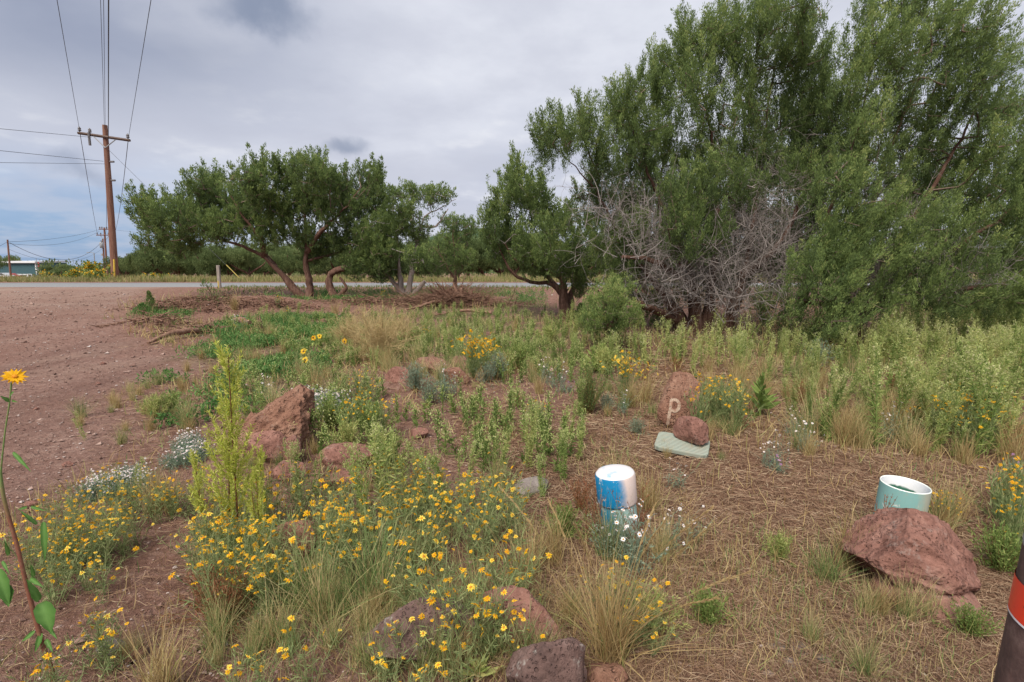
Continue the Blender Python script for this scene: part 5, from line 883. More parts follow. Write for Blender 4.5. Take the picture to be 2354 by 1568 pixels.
weedfield('bank_weeds', 'mixed low green weeds covering the rough bank between the junipers', [([(500, 735), (900, 705), (1270, 705), (1330, 770), (1150, 830), (900, 830), (760, 850), (560, 780)], 420), ([(1000, 800), (1400, 790), (1450, 870), (1150, 880)], 130), ([(560, 860), (760, 850), (900, 900), (860, 1040), (760, 1060), (560, 960)], 70), ([(900, 960), (1150, 900), (1350, 1000), (1300, 1080), (1050, 1080)], 70)], .30, 'weed', 'weed_tip', .009)
# yellow-green feathery plants
def plume_plant(sd, h, n2=60):
    e = empty('feathery_plant'); Lx = stemmed(2, h, .05, 9, .05, .06); mb = MB(); V, Fq = ltubes(Lx, .005, .002, 5); mb.add(V, Fq, .0); mb.build('stems', M['stem'], e)
    q = n2; idx = R.integers(0, 2, q); t = R.uniform(.08, .98, q); P, d = on_lines(Lx, idx, t); L2 = lines(P, R.random(q) * 6.28, R.uniform(.35, .8, q), -.35 * np.ones(q), (.20 * (1.05 - t) + .09) * h * 1.1, 5, .12); mb = MB(); V, Fq = ltubes(L2, .0013, .0006, 3); mb.add(V, Fq, .3)
    q2 = n2 * 60; i2 = R.integers(0, q, q2); P2, d2 = on_lines(L2, i2, R.uniform(.05, 1, q2)); V, Fq = leaves(P2, d2 + rdir(q2) * .9, R.uniform(.012, .032, q2), .0045); mb.add(V, Fq, np.repeat(R.random(q2), 4)); mb.build('foliage', M['plume'], e); return e
FP = Proto([plume_plant(1, 1.0, 95), plume_plant(2, .8, 70)])
for (x, y, s, k, l) in ((545, 1275, .84, 0, 'tallest feathery yellow-green plant with a dark red stem'), (470, 1205, .42, 1, 'feathery yellow-green plant left of the tallest one'), (600, 1215, .45, 1, 'feathery yellow-green plant right of the tallest one'), (600, 1290, .45, 1, 'short feathery yellow-green plant in front of the tallest one')): g = G(x, y); FP.put(g[0], g[1], s * 1.28, k=k, label=l, cat='plant')
# grass clumps
def clump(sd, n=170, h=.34, spread=.38, name='grass_clump', m='mixgrass', w_=.0028, heads=0):
    root = np.zeros((n, 3)); root[:, :2] = R.normal(size=(n, 2)) * .03; Lx = lines(root, R.random(n) * 6.28, np.abs(R.normal(0, spread, n)), np.abs(R.normal(.35, .35, n)), h * R.uniform(.4, 1.1, n), 4, .05); mb = MB(); V, Fq, r_ = strips(Lx, w_, .15); mb.add(V, Fq, r_)
    if heads:
        Lh = lines(root[:heads], R.random(heads) * 6.28, np.abs(R.normal(0, .30, heads)) + .05, .5 * np.ones(heads), h * R.uniform(1.2, 1.7, heads), 8, .03); V, Fq = ltubes(Lh, .0014, .001, 3); mb.add(V, Fq, .35); q = heads * 130; idx = R.integers(0, heads, q); t = R.uniform(.72, .995, q); P, d = on_lines(Lh, idx, t); V, Fq = leaves(P, d + rdir(q) * .35, R.uniform(.012, .024, q), .0028); mb.add(V, Fq, np.repeat(R.uniform(.3, .7, q), 4))
    return mb.build(name, M[m])
GC = Proto([clump(k, 170, .32 + .04 * (k % 3), .3 + .08 * (k % 3)) for k in range(6)]); DC = Proto([clump(k, 190, .34, .28, m='dry') for k in range(4)])
def gput(P, px, py, sc, lab, grp=None):
    grp = grp and 'small grass tufts'; g = G(px, py); P.put(g[0], g[1], sc, label=lab if grp is None else ('low ' if sc < .6 else 'mid-size ' if sc < .85 else 'high ') + ('tan' if P is DC else 'green') + ' grass tuft ' + near(px, py), cat='grass', group=grp)
for (x, y, s, P, l) in ((860, 1395, 1.15, GC, 'big straw and green grass clump left of the dark lichened rock'), (1215, 1330, 1.0, DC, 'pale dry grass clump above the red-brown pitted rock'), (1270, 1300, .85, DC, 'dry grass clump right of the pale one'), (1420, 1145, 1.0, DC, 'wide tan grass clump behind the capped pipe'), (1490, 1180, 1.0, DC, 'tan grass clump at the right side of the capped pipe'), (1520, 1290, .8, GC, 'green-based grass tuft right of the capped pipe'), (360, 1180, .9, DC, 'tan grass clump between the white daisies'), (395, 1180, .8, DC, 'second tan grass clump beside the white daisies'), (430, 985, 1.1, GC, 'upright grass tuft by the drive edge'), (740, 1430, 1.0, GC, 'loose green grass clump at bottom left of the dark rock'), (680, 1400, .9, GC, 'arching green grass clump below the rounded tan rock'), (640, 1480, .8, GC, 'low green grass clump near the bottom'), (370, 1600, .9, DC, 'dry grass tuft cut by the bottom edge'), (1950, 1310, .9, DC, 'tall pale grass tuft at the left of the big boulder'), (1900, 1340, .7, GC, 'greenish tuft left of the big boulder'), (2160, 1230, .9, DC, 'dry grass fan behind the big boulder'), (2190, 1200, .8, DC, 'dry grass fan right of the open pipe'), (1700, 900, 1.3, DC, 'tan upright grass clump behind the mullein'), (1480, 930, 1.2, DC, 'tan grass stand left of the painted rock'), (1450, 940, 1.1, DC, 'thin tan grass stand further left of the painted rock'), (770, 730, 1.4, DC, 'tan grass clump in front of the leaning juniper trunks'), (540, 715, 1.4, DC, 'tan grass clump on the bank left of the juniper trunks'), (970, 1160, .9, GC, 'grass clump by the pale feathery weed'), (1145, 1130, 1.0, GC, 'greenish grass clump behind the flowers'), (1990, 1560, .5, GC, 'short green tuft low at right of the pale stones'), (1860, 1480, .4, GC, 'small green tuft above the pale stones')): gput(P, x, y, s, l)
for (x, y) in scatter_poly([(1100, 860), (1500, 860), (1900, 900), (2300, 1000), (2353, 1250), (2100, 1100), (1800, 1050), (1500, 1000), (1200, 1000)], 46, 9): gput(random.choice((GC, DC)), x, y, random.uniform(.45, .9), 'small mixed grass tuft in the straw at right', 'grass tufts at right')
for (x, y) in scatter_poly([(500, 780), (1000, 720), (1300, 740), (1300, 860), (900, 900), (700, 1000), (520, 900)], 60, 10): gput(random.choice((GC, DC, GC)), x, y, random.uniform(.6, 1.2), 'grass tuft in the rough ground behind the boulders', 'grass tufts behind the boulders')
for (x, y) in scatter_poly([(450, 1300), (1200, 1250), (1250, 1560), (500, 1560)], 34, 12): gput(GC, x, y, random.uniform(.35, .75), 'low green grass tuft under the foreground flowers', 'grass tufts under the flowers')
for (x, y) in scatter_poly([(290, 720), (460, 720), (520, 860), (470, 1000), (300, 1010), (280, 950), (320, 880), (430, 850), (430, 815), (300, 760)], 34, 14) + scatter_poly([(150, 980), (300, 900), (300, 1050), (180, 1080)], 8, 15): gput(random.choice((GC, GC, DC)), x, y, random.uniform(.25, .7), 'x', 'x')
for (x, y, w_) in ((622, 1045, 205), (568, 1040, 60), (600, 1080, 110), (795, 1092, 140), (790, 1138, 115), (668, 1302, 120), (955, 1552, 290), (1190, 1522, 225), (1568, 988, 112), (2110, 1430, 290), (1045, 895, 85), (995, 868, 100), (915, 885, 75), (1220, 1148, 85), (300, 1528, 62), (1580, 1058, 130)):
    for k in range(4 if w_ > 100 else 2): gput(random.choice((GC, DC)), x + (random.uniform(-.6, .6)) * w_, y + random.uniform(-8, 8) - abs(k - 1.5) * 6, random.uniform(.18, .36) * (1 + w_ / 300), 'x', 'x')
g = G(1400, 1520); o = clump(3, 420, .52, .42, 'seedhead_grass', 'dry', .0028, 9); o.location = g; tag(o, 'large foreground grass clump with long green bristly seed heads', 'grass'); o.scale = (.95,) * 3
for (x, y) in scatter_poly([(1600, 860), (1900, 830), (2353, 900), (2353, 1080), (1900, 1040), (1650, 960)], 46, 31): gput(random.choice((DC, DC, GC)), x, y, random.uniform(.7, 1.3), 'x', 'x')
for (x, y) in scatter_poly([(820, 1400), (1330, 1400), (1330, 1566), (820, 1566)], 16, 32): gput(random.choice((DC, GC)), x, y, random.uniform(.35, .6), 'x', 'x')
# white daisies
def put_flowers(e, P, Nn, rr, m, pet):
    bank = []
    for q in range(3): mb = MB(); flowers(mb, np.zeros((1, 3)), np.array([[0, 0, 1.]]), 1., pet + q % 2, 0, 1, .36, .05, .38); o = mb.build('flower', [M[m], M['disc']]); bank.append(o.data); bpy.data.objects.remove(o)
    for c, dn, r in zip(P, Nn, rr): o = bpy.data.objects.new('flower', random.choice(bank)); C.objects.link(o); o.parent = e; o.location = c; o.scale = (r,) * 3; o.rotation_euler = Vector(dn).to_track_quat('Z', 'Y').to_euler()
def daisies(sd, h, nf, fr, ns, rad=.05, m='white', low=False):
    e = empty('white_daisy_clump'); root = np.zeros((ns, 3)); root[:, :2] = R.normal(size=(ns, 2)) * rad; Lx = lines(root, R.random(ns) * 6.28, np.abs(R.normal(.1, .35, ns)), R.normal(size=ns) * .3, h * R.uniform(.5, 1.1, ns), 4, .12); mb = MB(); V, Fq = ltubes(Lx, .0013, .0008, 3); mb.add(V, Fq, .5)
    q = ns * 14; idx = R.integers(0, ns, q); P, d = on_lines(Lx, idx, R.uniform(.02, .75, q)); V, Fq = leaves(P, d * .4 + rdir(q), R.uniform(.015, .04, q), .005); mb.add(V, Fq, np.repeat(R.random(q), 4)); mb.build('foliage', M['sage'], e); mb = MB(); k = R.permutation(ns)[:nf]
    if nf < 20: put_flowers(e, Lx[k, -1], rdir(len(k), 1.5) + (0, -.5, 0), fr * R.uniform(.75, 1.1, len(k)), m, 12); return e
    flowers(mb, Lx[k, -1], rdir(len(k), 1.5) + (0, -.5, 0), fr * R.uniform(.75, 1.1, len(k)), 12, 0, 1, .36, .05, .36); mb.build('flowers', [M[m], M['disc']], e); return e
WD = Proto([daisies(1, .16, 60, .009, 70, .06), daisies(2, .18, 50, .009, 64, .06), daisies(3, .16, 64, .009, 76, .07)]); WT = Proto([daisies(5, .32, 13, .012, 16, .03), daisies(6, .26, 10, .012, 13, .03)])
for (x, y) in scatter_poly([(205, 1090), (300, 1050), (320, 1090), (230, 1115)], 8, 21) + scatter_poly([(370, 1020), (440, 985), (460, 1020), (400, 1050)], 7, 22): g = G(x, y, .13); WD.put(g[0], g[1], .8, label='low white daisies ' + near(x, y), cat='wildflower', group='white daisies by the drive')
for (x, y) in scatter_poly([(690, 870), (760, 870), (790, 895), (700, 900)], 8, 23): g = G(x, y, .3); WD.put(g[0], g[1], 1.3, label='daisy clump ' + near(x, y), cat='wildflower', group='white daisies behind the pointed boulder')
for (x, y) in ((1250, 845), (1270, 855), (1290, 865), (1020, 860), (1040, 870), (1430, 910), (620, 890), (545, 738), (560, 742), (2040, 960)): g = G(x, y, .2); WT.put(g[0], g[1], 1.0, label='loose white daisies ' + near(x, y), cat='wildflower', group='mid ground white daisies')
for (x, y, s) in ((1440, 1190, 1.1), (1470, 1215, 1.), (1400, 1210, .8), (1420, 1150, 1.2), (1540, 1185, .8), (1555, 1065, .8), (1780, 1015, .8), (1860, 990, .8), (1830, 960, .8), (1760, 1030, .6), (1600, 1190, .6)): g = G(x, y, .24 * s); WT.put(g[0], g[1], s, label='leggy white daisy plant ' + near(x, y), cat='wildflower', group='white daisies round the pipe')
# sage and bushes
def bush(name, m, h, n, leaf, lw, spread=.6, ns=40, stem='stem'):
    e = empty(name); Lx = stemmed(ns, h, spread, 5, .12, .1); mb = MB(); V, Fq = ltubes(Lx, .003, .001, 3); mb.add(V, Fq, .4); mb.build('stems', M[stem], e); idx = R.integers(0, ns, n); P, d = on_lines(Lx, idx, R.uniform(.15, 1, n)); mb = MB(); V, Fq = leaves(P + R.normal(size=P.shape) * .012, d + rdir(n) * .9, R.uniform(.6, 1.2, n) * leaf, lw); mb.add(V, Fq, np.repeat(R.random(n), 4)); mb.build('foliage', M[m], e); return e
SG = Proto([bush('sage_bush', 'sage', .26, 1500, .03, .006, .6), bush('sage_bush', 'sage', .3, 1400, .035, .006, .4)])
for (x, y, s, l) in ((985, 935, 1., 'grey-green sage bush on the far rock mound'), (1020, 920, .9, 'second grey-green bush on the far rock mound'), (955, 900, 1.1, 'upright grey-green sage left on the far rock mound'), (1145, 875, 1.2, 'grey-green sage bush right of the far rock mound'), (1120, 880, 1., 'low sage bush beside the far mound'), (1395, 950, .7, 'small grey-blue sage at the foot of the dark green bush'), (1460, 1000, .6, 'single grey-green upright plant in the straw'), (1880, 850, 1.4, 'dark grey-green bush in the right meadow'), (1400, 1290, .75, 'dark grey-green leafy plant at the foot of the capped pipe')): g = G(x, y); SG.put(g[0], g[1], s, label=l, cat='bush')
GB = Proto([bush('green_bush', 'juniper', .55, 5200, .03, .006, .3, 60), bush('green_bush', 'weed', .42, 2400, .04, .009, .5, 40)])
g = G(1352, 955); GB.put(g[0], g[1], .9, k=0, label='dark green upright bush in the middle of the straw patch', cat='bush')
for (x, y, s, l) in ((1385, 860, .9, 'green weedy bush left of the bright yellow bush'), (1260, 800, 1., 'green bush left of the low juniper'), (1190, 850, .9, 'green bush right of the broad yellow bush'), (540, 905, .7, 'leafy green plant behind the feathery plants'), (360, 965, .6, 'green leafy patch at the drive edge'), (400, 955, .6, 'green leafy plant near the upright grass tuft'), (800, 1050, .7, 'green leafy plant between boulder and flowers'), (760, 990, .8, 'green leafy plant right of the pointed boulder'), (900, 1090, .8, 'pale green leafy plant left of centre'), (860, 1010, .8, 'leafy plant behind the slab rock'), (1300, 1240, .5, 'green leafy plant left of the capped pipe'), (1500, 1455, .45, 'low grey-green leafy plant right of the seed-head grass'), (1620, 1440, .4, 'low sprawling leafy plant in the straw at lower right'), (1790, 1290, .35, 'small leafy plant left of the boulder tuft'), (2220, 1470, .35, 'light green leafy plant at the right foot of the big boulder'), (2290, 1320, .6, 'green leafy plant between the big boulder and the bollard')): g = G(x, y); GB.put(g[0], g[1], s, k=1, label=l, cat='bush')
def tumble():
    e = empty('tumbleweed'); n = 150; Lx = lines(R.normal(size=(n, 3)) * (.03, .03, 0), R.random(n) * 6.28, np.abs(R.normal(0, .7, n)), R.normal(.7, .7, n), R.uniform(.35, .95, n), 8, .2); mb = MB(); V, Fq = ltubes(Lx, .0042, .0025, 4); mb.add(V, Fq, .7); q = n * 7; idx = R.integers(0, n, q); P, d = on_lines(Lx, idx, R.uniform(.3, 1, q)); L2 = lines(P, R.random(q) * 6.28, R.uniform(.3, 2., q), R.normal(size=q) * 1.2, R.uniform(.12, .4, q), 6, .25); V, Fq = ltubes(L2, .0022, .0012, 3); mb.add(V, Fq, np.repeat(R.uniform(.45, .86, q), 6 * 6)); mb.build('tangled_stems', M['dry'], e); return e
TB = Proto([tumble()])
for (x, y, s, l) in ((870, 830, 1.0, 'large tangled straw-coloured dry bush in the mid ground'), (800, 800, .7, 'smaller dry tangled bush left of the large one'), (920, 790, .7, 'dry tangled bush behind the large one')): g = G(x, y); TB.put(g[0], g[1], s, label=l, cat='bush')
RW = Proto([bush('dry_weed', 'redleaf', .3, 700, .035, .005, .7, 30)])
for (x, y, s) in ((520, 1440, .8), (480, 1400, .7), (560, 1420, .7), (1330, 1180, .7), (2080, 980, .8), (1950, 1010, .7), (2330, 1040, .8), (1840, 930, .9), (2050, 900, .9), (1700, 990, .7), (2180, 1010, .9), (1640, 950, .7), (1480, 880, .8), (1550, 860, .8)): g = G(x, y); RW.put(g[0], g[1], s, label='rusty dried weed ' + near(x, y), cat='weed', group='rusty dried weeds')
def twigweed(name, x, y, h, n, label, m='redleaf'):
    e = empty(name, (x, y, float(hz(x, y)))); tag(e, label, 'weed'); Lx = stemmed(n, h, .22, 7, .12, .2); mb = MB(); V, Fq = ltubes(Lx, .0016, .0009, 4); mb.add(V, Fq, .35); q = n * 7; idx = R.integers(0, n, q); P, d = on_lines(Lx, idx, R.uniform(.3, .95, q)); L2 = lines(P, R.random(q) * 6.28, R.uniform(.3, 1., q), -.3 * np.ones(q), R.uniform(.04, .11, q), 4, .2); V, Fq = ltubes(L2, .0010, .0007, 3); mb.add(V, Fq, .4); mb.build('stems', M[m], e)
    q2 = q * 4; i2 = R.integers(0, q, q2); P, d = on_lines(L2, i2, R.uniform(.3, 1, q2)); mb = MB(); V, Fq = leaves(P, d + rdir(q2) * .7, R.uniform(.006, .014, q2), .005); mb.add(V, Fq, np.repeat(R.random(q2), 4)); mb.build('seed_tips', M[m], e)
q = D(2040, 1150, 2.45); twigweed('twiggy_weed', q[0], q[1], .38, 7, 'dark thin twiggy weed crossing the mouth of the open pipe'); q = D(2140, 1150, 2.46); GC.put(q[0], q[1], .8, label='dry grass blades fanning right of the open pipe rim', cat='grass'); q = D(2020, 1160, 2.42); GC.put(q[0], q[1], .85, label='green grass blades left of the open pipe rim', cat='grass')
q = D(1360, 1240, 2.55); twigweed('twiggy_weed', q[0], q[1], .42, 6, 'dark thin twiggy weed leaning over the left of the capped pipe'); q = D(1470, 1260, 2.45); twigweed('twiggy_weed', q[0], q[1], .40, 6, 'sparse twiggy weed in front of the right side of the capped pipe'); q = D(1400, 1260, 2.45); GC.put(q[0], q[1], .9, label='dark grass blades rising in front of the capped pipe', cat='grass')
q = D(1590, 1260, 2.5); twigweed('twiggy_weed', q[0], q[1], .36, 4, 'pale bare forked stems right of the capped pipe', 'dry')
# mullein
def mullein(px, py, h, label):
    g = G(px, py); e = empty('mullein_plant', g); tag(e, label, 'plant'); mb = MB(); addtube(mb, [(0, 0, -.02), (.01, 0, h)], [.012, .006], 8); mb.build('stem', M['weed'], e); n = 46; t = np.sort(R.random(n)); az = R.random(n) * 6.28; P = np.stack([0 * t, 0 * t, t * h], -1); d = np.stack([np.cos(az), np.sin(az), .25 + 1.3 * t], -1); mb = MB(); V, Fq = leaves(P, d, (.20 * (1 - t) + .05) * min(1, h / .25 + .25), (.055 * (1 - t) + .02) * min(1, h / .25 + .1)); mb.add(V, Fq, np.repeat(.4 + .5 * R.random(n), 4)); mb.build('leaves', M['weed'], e)
mullein(1745, 960, .42, 'broad-leaved pale mullein plant between the painted rock and the meadow'); mullein(1100, 1560, .04, 'flat grey-green leaf rosette at the bottom edge'); mullein(1385, 850, .35, 'upright mullein spike left of the bright yellow bush'); mullein(1360, 855, .33, 'upright mullein spike beside the other')
# saplings on the bank
def sapling(px, py, ptop, label, m='juniper', n=900, lean=0., r=.16):
    g = G(px, py); tp = D(px + lean, ptop, g[1]); h = tp[2] - g[2]; e = empty('juniper_sapling', g); tag(e, label, 'sapling'); mb = MB(); addtube(mb, [(0, 0, -.05), (lean * .3 * g[1] / F, 0, h * .5), (lean * g[1] / F, 0, h)], [.02, .014, .004], 6); mb.build('trunk', M['bark'], e)
    t = R.random(n); az = R.random(n) * 6.28; rad = r * (1.05 - t) * np.sqrt(R.random(n)); P = np.stack([lean * g[1] / F * t + rad * np.cos(az), rad * np.sin(az), .08 * h + t * h * .92], -1); mb = MB(); V, Fq = leaves(P, np.stack([np.cos(az) * .6, np.sin(az) * .6, np.ones(n)], -1) + R.normal(size=(n, 3)) * .3, .07, .022); mb.add(V, Fq, np.repeat(R.random(n) * .8, 4)); mb.build('crown', M[m], e)
sapling(352, 722, 672, 'narrow dark juniper sapling at the end of the dirt bank', n=420, lean=-6); sapling(330, 728, 700, 'low green shrub left of the narrow sapling', 'green', 420, 0, .38); sapling(492, 700, 645, 'thin half-bare sapling in front of the wooden post', 'juniper', 260, -18, .45); sapling(1335, 745, 700, 'little green shrub behind the arching juniper trunk', 'juniper', 700, 0, .3)
# foreground sunflower
def sunflower():
    Y = 1.66; pts = [(118, 1535, .010), (95, 1470, .0105), (60, 1340, .0095), (38, 1250, .009), (12, 1160, .008), (2, 1100, .007), (3, 1070, .004), (12, 990, .0032), (22, 925, .0032), (26, 880, .004)]; s = smoothline(LM([(a, b, r * .68, 0) for a, b, r in pts], Y), .02); g = s[0, :3].copy(); g[2] = float(hz(g[0], g[1])); s = np.vstack([[g[0], g[1], g[2] - .03, .012], s]); e = empty('sunflower', g); tag(e, 'tall wild sunflower with a bent reddish stem and single bloom at the left edge', 'sunflower'); mb = MB(); addtube(mb, s[:, :3], s[:, 3], 10, .15, 2)
    mt, t, p = mat('sunflower stem', .7, .25); sx = t.nodes.new('ShaderNodeSeparateXYZ'); t.links.new(obco(t), sx.inputs[0]); c = mixc(t, mrange(t, sx.outputs[2], .62, .80), (.20, .075, .05), (.16, .25, .08)); c = mixc(t, mrange(t, noise(t, 60), .45, .7, 0, .5), c, (.26, .17, .09)); t.links.new(c, p.inputs['Base Color']); mb.build('stem', mt, e, g)
    lm = leafmat('sunflower leaf', [(0, (.07, .17, .035)), (1, (.14, .28, .07))], .3, .55)
    def leaf(a, b, w_, Yo=0., curl=.25, nm='leaf'):
        A, B_ = D(a[0], a[1], Y + Yo), D(b[0], b[1], Y + Yo - .02); n = 9; t = np.linspace(0, 1, n); ax = B_ - A; L_ = np.linalg.norm(ax); ax = ax / L_; view = nrm(A - np.array((0, 0, CAMZ))); sd_ = nrm(np.cross(ax, view)); nn = np.cross(ax, sd_); sd_ = nrm(sd_ + nn * .5)
        wd = w_ * .68 * np.sin(np.pi * np.clip(t * .93 + .06, 0, 1) ** .65); rows = []
        for k in range(n):
            c = A + ax * L_ * t[k] + nn * curl * L_ * math.sin(t[k] * 3) * .3
            for u in (-1, -.5, 0, .5, 1): rows.append(c + sd_ * wd[k] * u * (1 + .08 * math.sin(k * 2.3 + u)) + nn * wd[k] * abs(u) * .55)
        i = np.arange(n - 1)[:, None] * 5; j = np.arange(4)[None]; mb = MB(); mb.add(rows, np.stack([i + j, i + j + 1, i + j + 6, i + j + 5], -1).reshape(-1, 4), np.clip(np.tile([.1, .45, 1., .45, .1], n) + R.normal(size=n * 5) * .15, 0, 1), 0, True); mb.build(nm, lm, e, g)
    for a, b, w_ in (((95, 1385), (118, 1455), .045), ((90, 1380), (60, 1330), .02), ((12, 1345), (20, 1395), .03), ((-6, 1310), (22, 1390), .03), ((100, 1200), (103, 1290), .016), ((85, 1205), (44, 1172), .010), ((62, 1165), (40, 1172), .008), ((72, 1165), (108, 1175), .008), ((30, 1040), (72, 1085), .010), ((28, 921), (42, 925), .006), ((22, 922), (0, 910), .010), ((30, 900), (22, 912), .004), ((70, 1330), (100, 1350), .012), ((78, 1325), (70, 1295), .010), ((95, 1455), (80, 1500), .014), ((105, 1470), (122, 1500), .012), ((80, 1450), (50, 1475), .012), ((110, 1440), (132, 1470), .010), ((20, 1275), (10, 1240), .010), ((5, 1290), (22, 1320), .008)): leaf(a, b, w_)
    hd = D(34, 866, Y) ; c = np.array([hd - g]); nn = nrm(np.array([[.55, -.35, .75]])); mb = MB(); flowers(mb, c, nn, .031, 16, 0, 1, .30, -.15, .34); flowers(mb, c - nn * .003, nn, .031, 14, 0, 1, .30, -.05, .34); mb.build('flower_head', [M['petal'], M['disc']], e)
    mb = MB(); n0 = nn[0]; addtube(mb, [c[0] - n0 * .022, c[0] - n0 * .012, c[0] - n0 * .003], [.004, .013, .015], 12); mb.build('calyx', lm, e)
sunflower()
def small_sun(px, py, label):
    g = G(px, py + 45); tp = D(px, py, g[1]); h = tp[2] - g[2]; e = empty('sunflower', g); tag(e, label, 'sunflower'); mb = MB(); addtube(mb, [(0, 0, 0), (.02, 0, h * .6), (0, -.02, h)], .006, 6); q = 16; t = R.random(q); V, Fq = leaves(np.stack([0 * t, 0 * t, t * h], -1), rdir(q, .3), .09, .045); mb.add(V, Fq, .5); mb.build('stem', M['weed'], e); mb = MB(); flowers(mb, np.array([[0, -.03, h]]), np.array([[0., -1, .4]]), .045, 13, 0, 1, .36, 0, .4); mb.build('flower_head', [M['petal'], plain('brown disc', (.12, .04, .01), .9)], e)
for (x, y, l) in ((738, 772, 'larger of the two close small sunflowers by the green patch'), (724, 776, 'smaller of the two close small sunflowers'), (795, 784, 'small sunflower at the edge of the dry bush'), (702, 807, 'yellow sunflower at the lower edge of the green patch'), (706, 826, 'lowest small sunflower under the green patch')): small_sun(x, y, l)
# purple asters
PA = Proto([daisies(9, .14, 9, .012, 14, .03, 'pinkish')])
for (x, y) in ((1305, 905), (1780, 1090), (2320, 1085), (2345, 1195)): g = G(x, y); PA.put(g[0], g[1], .9, label='tiny lilac aster plant ' + near(x, y), cat='wildflower', group='lilac asters')
# ================================================================ ground cover (uncountable)
def cand(n, y0, y1, half=1.25):                          # points with even density on screen-ish depth
    y = np.exp(R.uniform(math.log(y0), math.log(y1), n)); x = R.uniform(-half, half, n) * y; return x, y
def cover(name, label, x, y, keep, L_, w_, lean, curve, m, K=3, lift=.0, kind='blades'):
    x = x[keep]; y = y[keep]; n = len(x); P = np.stack([x, y, hz(x, y) + lift], -1); Ls = L_[keep] if hasattr(L_, '__len__') else L_; Lx = lines(P, R.random(n) * 6.28, lean[0] + lean[1] * R.normal(size=n), curve * R.normal(size=n), Ls * R.uniform(.5, 1.3, n), K, .15)
    if lean[0] > 1.2: Lx[..., 2] = hz(Lx[..., 0], Lx[..., 1]) + .004 + R.random((n, 1)) * .022 + np.abs(R.normal(size=(n, K + 1))) * .006
    mb = MB(); V, Fq, r_ = strips(Lx, w_[keep] if hasattr(w_, '__len__') else w_, .3); mb.add(V, Fq, r_); return tag(mb.build(name, M[m]), label, 'ground cover', kind='stuff')
x, y = cand(230000, 1.2, 9); dm, gm, sm = masks(x, y); ws = .0011 * np.clip(y, 1.5, 8)
cover('straw_litter', 'brown straw and needle litter covering the ground at right', x, y, R.random(len(x)) < np.clip(sm * .95 + .12 * (1 - dm), 0, 1),   .06 + .010 * y, ws * .85, (1.5, .15), .5, 'litter', 3)
x, y = cand(120000, 1.4, 20); dm, gm, sm = masks(x, y); q = fbm(np.stack([x * 1.3, y * 1.3, 0 * x], -1), 3, 91)
cover('short_grass', 'short green grass and herbs growing patchily over the soil', x, y, (R.random(len(x)) < np.clip(gm * .55 + (q - .05) * .9, .02, .8)) & (dm < .3), .05 + .008 * y, .0016 * np.clip(y, 1.6, 9), (.4, .5), .5, 'mixgrass', 2)
x, y = cand(70000, 1.4, 18); dm, gm, sm = masks(x, y); q = fbm(np.stack([x * .9, y * .9, 0 * x], -1), 3, 95)
cover('dry_grass', 'thin dry grass scattered across the open ground', x, y, (R.random(len(x)) < np.clip(.12 + q * .9 + sm * .1, .0, .7)) & (dm < .3), .09 + .012 * y, .0014 * np.clip(y, 1.6, 9), (.35, .35), .5, 'dry', 3)
def leafcover(name, label, polys, n, ls, lw, h, m):
    mb = MB()
    for poly, k in polys:
        P = world_poly(poly); lo, hi = P.min(0), P.max(0); x = R.uniform(lo[0], hi[0], n * k * 3); y = R.uniform(lo[1], hi[1], n * k * 3); jx = .25 * fbm(np.stack([x * 2, y * 2, 0 * x], -1), 3, 7); sm_ = sum(inpoly(x + jx + a, y + jx * 2 + b, P) for a, b in ((0, 0), (.3, .2), (-.3, .2), (.3, -.4), (-.3, -.4), (0, .7), (0, -.7))) / 7.; kp = R.random(len(x)) < sm_ ** 1.5; dens = fbm(np.stack([x * 2.5, y * 2.5, 0 * x], -1), 3, 9); kp &= R.random(len(x)) < np.clip(.35 + dens * 2.2, 0, 1); x = x[kp][:n * k]; y = y[kp][:n * k]; z = hz(x, y) + R.random(len(x)) * h; pts = np.stack([x, y, z], -1); V, Fq = leaves(pts, rdir(len(x), .7), ls * R.uniform(.6, 1.3, len(x)), lw); mb.add(V, Fq, np.repeat(np.clip(.45 + .25 * R.normal(size=len(x)) + .5 * fbm(pts * 1.7, 2, 4), 0, 1), 4))
    return tag(mb.build(name, M[m]), label, 'ground cover', kind='stuff')
leafcover('green_ground_cover', 'bright green leafy mat spreading between the drive and the juniper', [([(470, 760), (560, 735), (660, 730), (760, 735), (800, 780), (700, 800), (560, 830), (430, 815), (500, 800)], 8), ([(560, 840), (700, 800), (740, 850), (600, 960), (520, 960), (540, 880)], 3), ([(320, 980), (380, 925), (470, 930), (450, 990)], 1), ([(310, 730), (420, 700), (440, 740)], 1), ([(600, 690), (700, 668), (1000, 672), (1250, 675), (1250, 700), (900, 700)], 4), ([(330, 880), (420, 872), (420, 888)], 1)], 5000, .06, .02, .13, 'green')
x, y = cand(150000, 1.2, 6); dm, gm, sm = masks(x, y); kp = R.random(len(x)) < np.clip(sm * .7 + .12 * (1 - dm), 0, .8); x = x[kp]; y = y[kp]; n = len(x); P = np.stack([x, y, hz(x, y) + .003 + .012 * R.random(n)], -1); mb = MB(); V, Fq = leaves(P, rdir(n) * (1, 1, .25), R.uniform(.004, .016, n) * (.6 + .2 * y), R.uniform(.003, .007, n)); mb.add(V, Fq, np.repeat(R.random(n) ** 1.3 * .9, 4)); tag(mb.build('leaf_litter', M['litter']), 'crumbled leaf bits and bark flakes mixed in the straw', 'ground cover', kind='stuff')
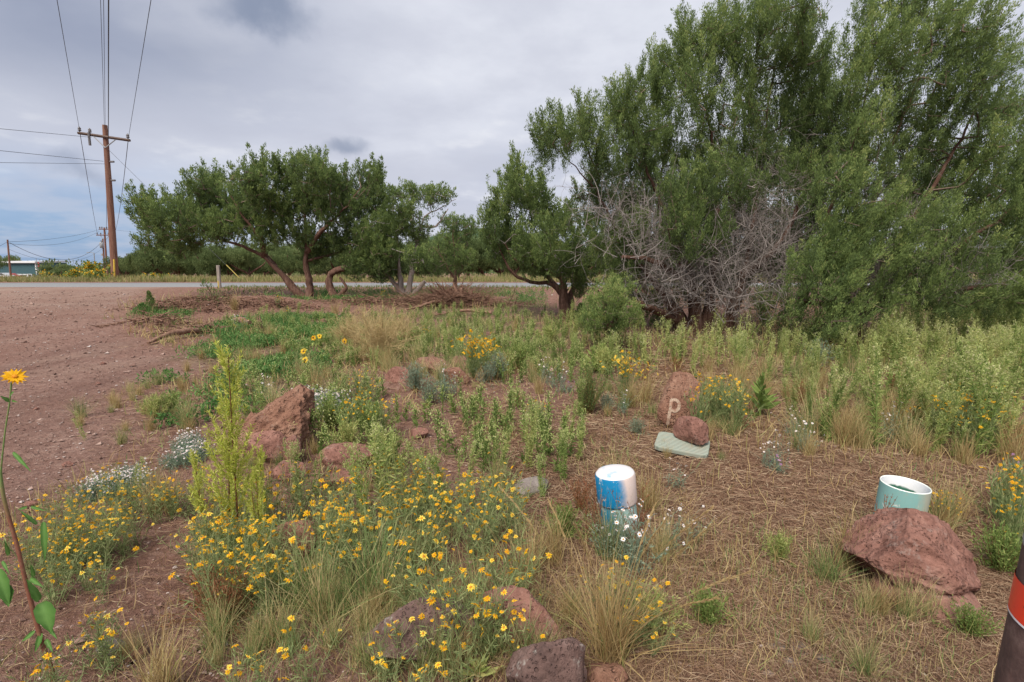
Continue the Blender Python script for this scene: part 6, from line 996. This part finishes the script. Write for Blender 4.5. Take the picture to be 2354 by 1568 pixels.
# roadside grass beyond the road
n = 26000; x = R.uniform(-34, 34, n); y = 28 + R.random(n) ** 1.5 * 6; P = np.stack([x, y, hz(x, y)], -1); q = np.clip(.75 + .6 * fbm(P * (.5, .5, 0), 3, 3), .2, 1.3); Lx = lines(P, R.random(n) * 6.28, np.abs(R.normal(0, .25, n)), R.normal(size=n) * .4, .33 * q * R.uniform(.4, 1.3, n), 2, .1); mb = MB(); V, Fq, r_ = strips(Lx, .03, .2); mb.add(V, Fq, r_)
n = 9000; x = R.uniform(-34, 34, n); y = 22.7 - R.random(n) ** 1.3 * 3; kp = (x > -12.5) ; x = x[kp]; y = y[kp]; n = len(x); P = np.stack([x, y, hz(x, y)], -1); Lx = lines(P, R.random(n) * 6.28, np.abs(R.normal(0, .5, n)), R.normal(size=n) * .4, .12 * R.uniform(.5, 1.2, n), 2, .1); V, Fq, r_ = strips(Lx, .03, .2); mb.add(V, Fq, r_ * .3)
tag(mb.build('roadside_grass', M['far_tan']), 'tan and yellow-green grass lining the road', 'grass', kind='stuff')
# gravel
def gravel():
    x, y = cand(60000, 1.3, 20); dm, gm, sm = masks(x, y); kp = R.random(len(x)) < np.clip(dm * .8 + .35 * (1 - sm) * (1 - gm), 0.02, 1); x = x[kp]; y = y[kp]; n = len(x); s = R.lognormal(-5.3, .5, n) * (.6 + .12 * y); V0 = np.array([(1, 0, 0), (0, 1, 0), (-1, 0, 0), (0, -1, 0), (0, 0, 1), (0, 0, -1.)]); Fc = np.array([(0, 1, 4), (1, 2, 4), (2, 3, 4), (3, 0, 4), (1, 0, 5), (2, 1, 5), (3, 2, 5), (0, 3, 5)])
    V = V0[None] * (1 + .35 * R.normal(size=(n, 6, 3))) ; a = R.random(n) * 6.28; c_, s_ = np.cos(a)[:, None], np.sin(a)[:, None]; V = np.stack([V[..., 0] * c_ - V[..., 1] * s_ + V[..., 2] * .3, V[..., 0] * s_ + V[..., 1] * c_, V[..., 2] * .6], -1) * s[:, None, None] + np.stack([x, y, hz(x, y) + s * .2 + .004], -1)[:, None]
    f = (np.arange(n) * 6)[:, None, None] + Fc[None]; mb = MB(); mb.add(V.reshape(-1, 3), f.reshape(-1, 3), np.repeat(R.random(n), 6)); m = leafmat('gravel', [(0, (.10, .06, .05)), (.4, (.22, .135, .11)), (.8, (.36, .25, .21)), (1, (.48, .42, .40))], 0., .95); tag(mb.build('gravel', m), 'loose reddish gravel strewn over the drive and bare soil', 'gravel', kind='stuff')
gravel()
for P in (FT, YPt, YB, YSP, SB, TW, FP, GC, DC, WD, WT, SG, GB, TB, RW, PA): P.done()
